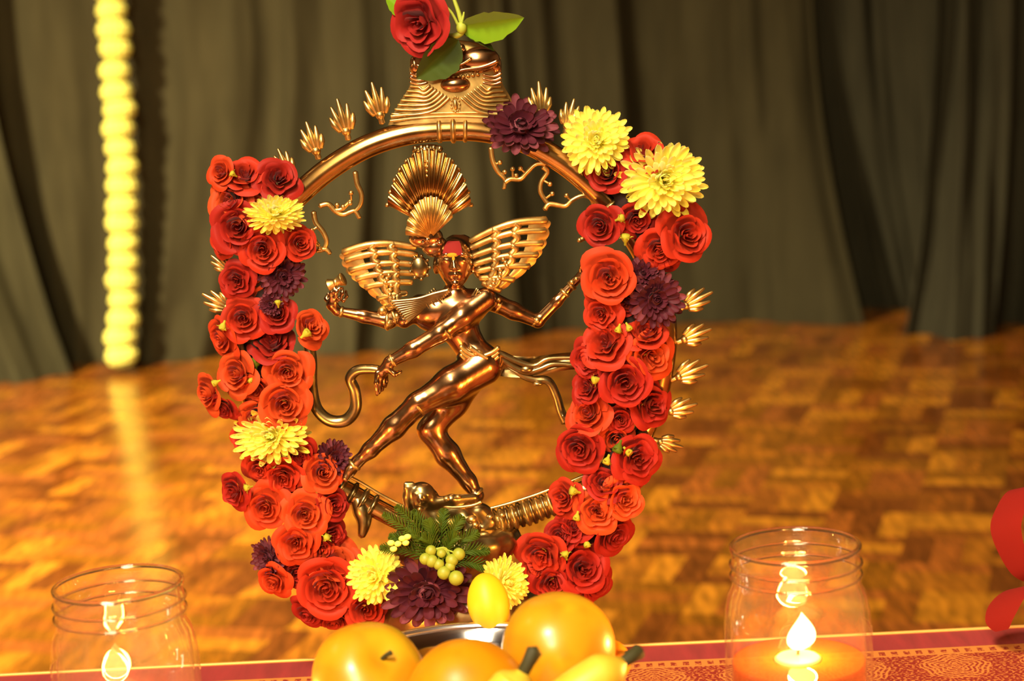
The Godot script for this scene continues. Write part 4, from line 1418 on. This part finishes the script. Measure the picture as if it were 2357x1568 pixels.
func candle_jar(label: String, x: float, rim_y: float, depth: float, oil_h: float, flame_x: float, lit: float, tall: float, bend: float) -> void:
	var q := eye + ray(x, rim_y) * depth
	var at := Vector3(q.x, TABLE_Y, q.z)
	var h := q.y - TABLE_Y
	var o := thing("candle_jar", label, "candle jar", at, "glass candle jars on the table")
	var s := Shape.new()
	var pr := []
	var R := 0.0465
	for w in [[0.0, 0.0], [0.036, 0.0], [0.042, 0.004], [R, 0.016], [R, h - 0.052], [R - 0.001, h - 0.042], [0.0435, h - 0.032], [0.0405, h - 0.026], [0.0402, h - 0.022], [0.0418, h - 0.0195], [0.0403, h - 0.017], [0.0402, h - 0.0145], [0.0420, h - 0.012], [0.0404, h - 0.0095], [0.0402, h - 0.005], [0.0412, h - 0.0025], [0.0410, h], [0.0392, h + 0.0006], [0.0378, h - 0.002],
			[0.0378, h - 0.024], [0.041, h - 0.034], [R - 0.004, h - 0.046], [R - 0.004, 0.016], [0.036, 0.007], [0.0, 0.006]]:
		pr.append(Vector2(w[0], w[1]))
	s.lathe(at, Vector3.RIGHT, Vector3.UP, Vector3(0, 0, 1), pr, 64)
	part("glass", s, M.glass, o)
	for w in [[h - 0.0008, 0.0398, 0.0014], [h - 0.0112, 0.0411, 0.0008], [h - 0.0190, 0.0411, 0.0008]]:
		s = Shape.new()
		var loop := []
		for k in 72:
			var an := TAU * k / 72
			loop.append(at + Vector3(w[1] * cos(an), w[0], w[1] * sin(an)))
		s.tube(loop, [w[2]], 12, true)
		part("glass_lip" if w[2] > 0.001 else "thread_ring", s, M.glass_solid, o)
	s = Shape.new()
	pr = []
	var ro := R - 0.0046
	for w in [[0.0, 0.0072], [0.035, 0.0072], [ro, 0.017], [ro, oil_h - 0.002], [ro - 0.0005, oil_h], [0.0, oil_h]]:
		pr.append(Vector2(w[0], w[1]))
	s.lathe(at, Vector3.RIGHT, Vector3.UP, Vector3(0, 0, 1), pr, 48)
	part("oil", s, M.oil, o)
	var fq := eye + ray(flame_x, rim_y) * depth
	var fx := Vector3(fq.x, TABLE_Y + oil_h, at.z)
	s = Shape.new()
	s.lathe(fx, Vector3.RIGHT, Vector3.UP, Vector3(0, 0, 1), [Vector2(0.0, -0.003), Vector2(0.013, -0.003), Vector2(0.015, 0.0005), Vector2(0.013, 0.002), Vector2(0.004, 0.003), Vector2(0.0, 0.003)], 24)
	part("float", s, M.wax, o)
	s = Shape.new()
	s.tube([fx + Vector3(0, 0.001, 0), fx + Vector3(0.0005, 0.006, 0), fx + Vector3(0.001, 0.010, 0)], [0.001], 6)
	part("wick", s, M.wick, o)
	s = Shape.new()
	var base := fx + Vector3(0, 0.006, 0)
	var first := 0
	var seg := 18
	for j in 15:
		var f := j / 14.0
		var r := tall * 0.36 * pow(sin(PI * pow(f, 0.62)), 1.1) + 0.00005
		for i in seg:
			var an := TAU * i / seg
			s.add(base + Vector3(r * cos(an) + bend * sin(f * 2.2), f * tall, r * sin(an)))
	for j in 14:
		for i in seg:
			var i2 := (i + 1) % seg
			s.quad(j * seg + i, (j + 1) * seg + i, (j + 1) * seg + i2, j * seg + i2)
	part("flame", s, M.flame, o)
	var l := OmniLight3D.new()
	l.name = "flame_light"
	l.position = base + Vector3(bend * 0.7, tall * 0.4, 0) - at
	l.light_color = Color(1.0, 0.66, 0.28)
	l.light_energy = lit
	l.light_size = 0.006
	l.omni_range = 8.0
	l.omni_attenuation = 2.0
	l.shadow_enabled = true
	o.add_child(l)

func build_bow() -> void:
	var k := Vector3(2400, 1345, 60)
	var foot := D(2400, 1400, 60)
	var o := thing("ribbon_bow", "folded crimson ribbon bow standing on the cloth's far corner, cut by the picture's edge", "bow", Vector3(foot.x, TABLE_Y, foot.z))
	var loop := func(pts: Array, w0: float, w1: float) -> Shape:
		var s := Shape.new()
		var c := curve(path3(pts), 8)
		s.sheet(6, c.size() - 1, func(u: float, w: float) -> Vector3:
			var q: Vector3 = c[int(round(w * (c.size() - 1)))]
			var wid := lerpf(w0, w1, sin(w * PI))
			return D(q.x + (u - 0.5) * wid * 0.55, q.y - (u - 0.5) * wid * 0.12, q.z + (u - 0.5) * wid))
		return s
	part("loop", loop.call([2400, 1345, 60, 2352, 1316, 60, 2316, 1222, 60, 2334, 1160, 60, 2372, 1118, 60, 2440, 1150, 60, 2460, 1250, 60, 2404, 1340, 60], 40, 150), M.ribbon, o)
	part("loop", loop.call([2400, 1345, 60, 2470, 1322, 70, 2540, 1260, 70, 2560, 1330, 70, 2480, 1370, 60, 2404, 1350, 60], 24, 90), M.ribbon, o)
	part("tail", loop.call([2396, 1348, 64, 2350, 1352, 74, 2318, 1384, 84, 2302, 1426, 90, 2306, 1452, 96], 50, 150), M.ribbon, o)
	part("tail", loop.call([2402, 1350, 64, 2420, 1390, 74, 2440, 1430, 84, 2450, 1470, 96], 30, 90), M.ribbon, o)
	var s := Shape.new()
	dome(s, 2402, 1348, 62, 26, 24, 26)
	part("knot", s, M.ribbon, o)

func _ready() -> void:
	rng.seed = 20240611
	# camera
	cam = Camera3D.new()
	cam.name = "camera"
	add_child(cam)
	cam.position = eye
	cam.rotation_order = EULER_ORDER_YXZ
	cam.rotation = Vector3(deg_to_rad(-10.0), 0.0, deg_to_rad(-3.3))
	look = Basis.from_euler(cam.rotation, EULER_ORDER_YXZ)
	var lens := CameraAttributesPhysical.new()
	lens.frustum_focal_length = 98.16
	lens.frustum_focus_distance = 1.385
	lens.exposure_aperture = 9.5
	lens.frustum_near = 0.05
	lens.frustum_far = 100.0
	cam.attributes = lens
	cam.fov = rad_to_deg(2.0 * atan(784.0 / FPX))
	cam.near = 0.05
	# air, exposure
	var env := Environment.new()
	env.background_mode = Environment.BG_COLOR
	env.background_color = Color(0.02, 0.016, 0.012)
	env.tonemap_mode = Environment.TONE_MAPPER_LINEAR
	env.tonemap_exposure = 1.85
	env.sdfgi_enabled = true
	env.ssao_enabled = true
	env.ssil_enabled = true
	var we := WorldEnvironment.new()
	we.name = "environment"
	we.environment = env
	add_child(we)
	make_materials()
	M.lemon_skin = mat(Color(0.93, 0.70, 0.06), 0.5)
	# lamps of the stage
	stage_lamp("warm stage lamp hung above the audience side of the table", Vector3(-0.8, 3.0, 0.5), Vector3(-0.1, 0.8, -1.4), 0.5, 6.9, Color(1.0, 0.93, 0.79))
	stage_lamp("warm stage lamp hung over the parquet, turned to the curtain", Vector3(-2.7, 3.2, -2.3), Vector3(-1.3, 0.0, -4.0), 0.3, 56.0, Color(1.0, 0.93, 0.79), 41.0)
	stage_lamp("low stage lamp in front of the stage", Vector3(-0.45, 1.8, 1.2), Vector3(0.0, 0.8, -1.4), 0.4, 1.4, Color(1.0, 0.93, 0.80))
	stage_lamp("broad hall light hung under the ceiling over the audience", Vector3(-0.9, 3.4, 2.4), Vector3(-0.6, 0.6, -0.4), 1.4, 5.0, Color(1.0, 0.94, 0.82))
	build_room()
	build_curtains()
	build_table()
	make_flower_shapes()
	build_statue()
	build_garlands()
	build_loose_flowers()
	build_offering()
	candle_jar("glass jar with a small flame, on the hanging yellow garland's side of the table", 271, 1342, 1.2, 0.062, 298, 0.03, 0.024, 0.0)
	candle_jar("glass jar of amber oil with the brighter flame, standing near the red bow", 1830, 1254, 1.2, 0.086, 1828, 0.045, 0.025, 0.004)
	build_yellow_garland()
	build_bow()
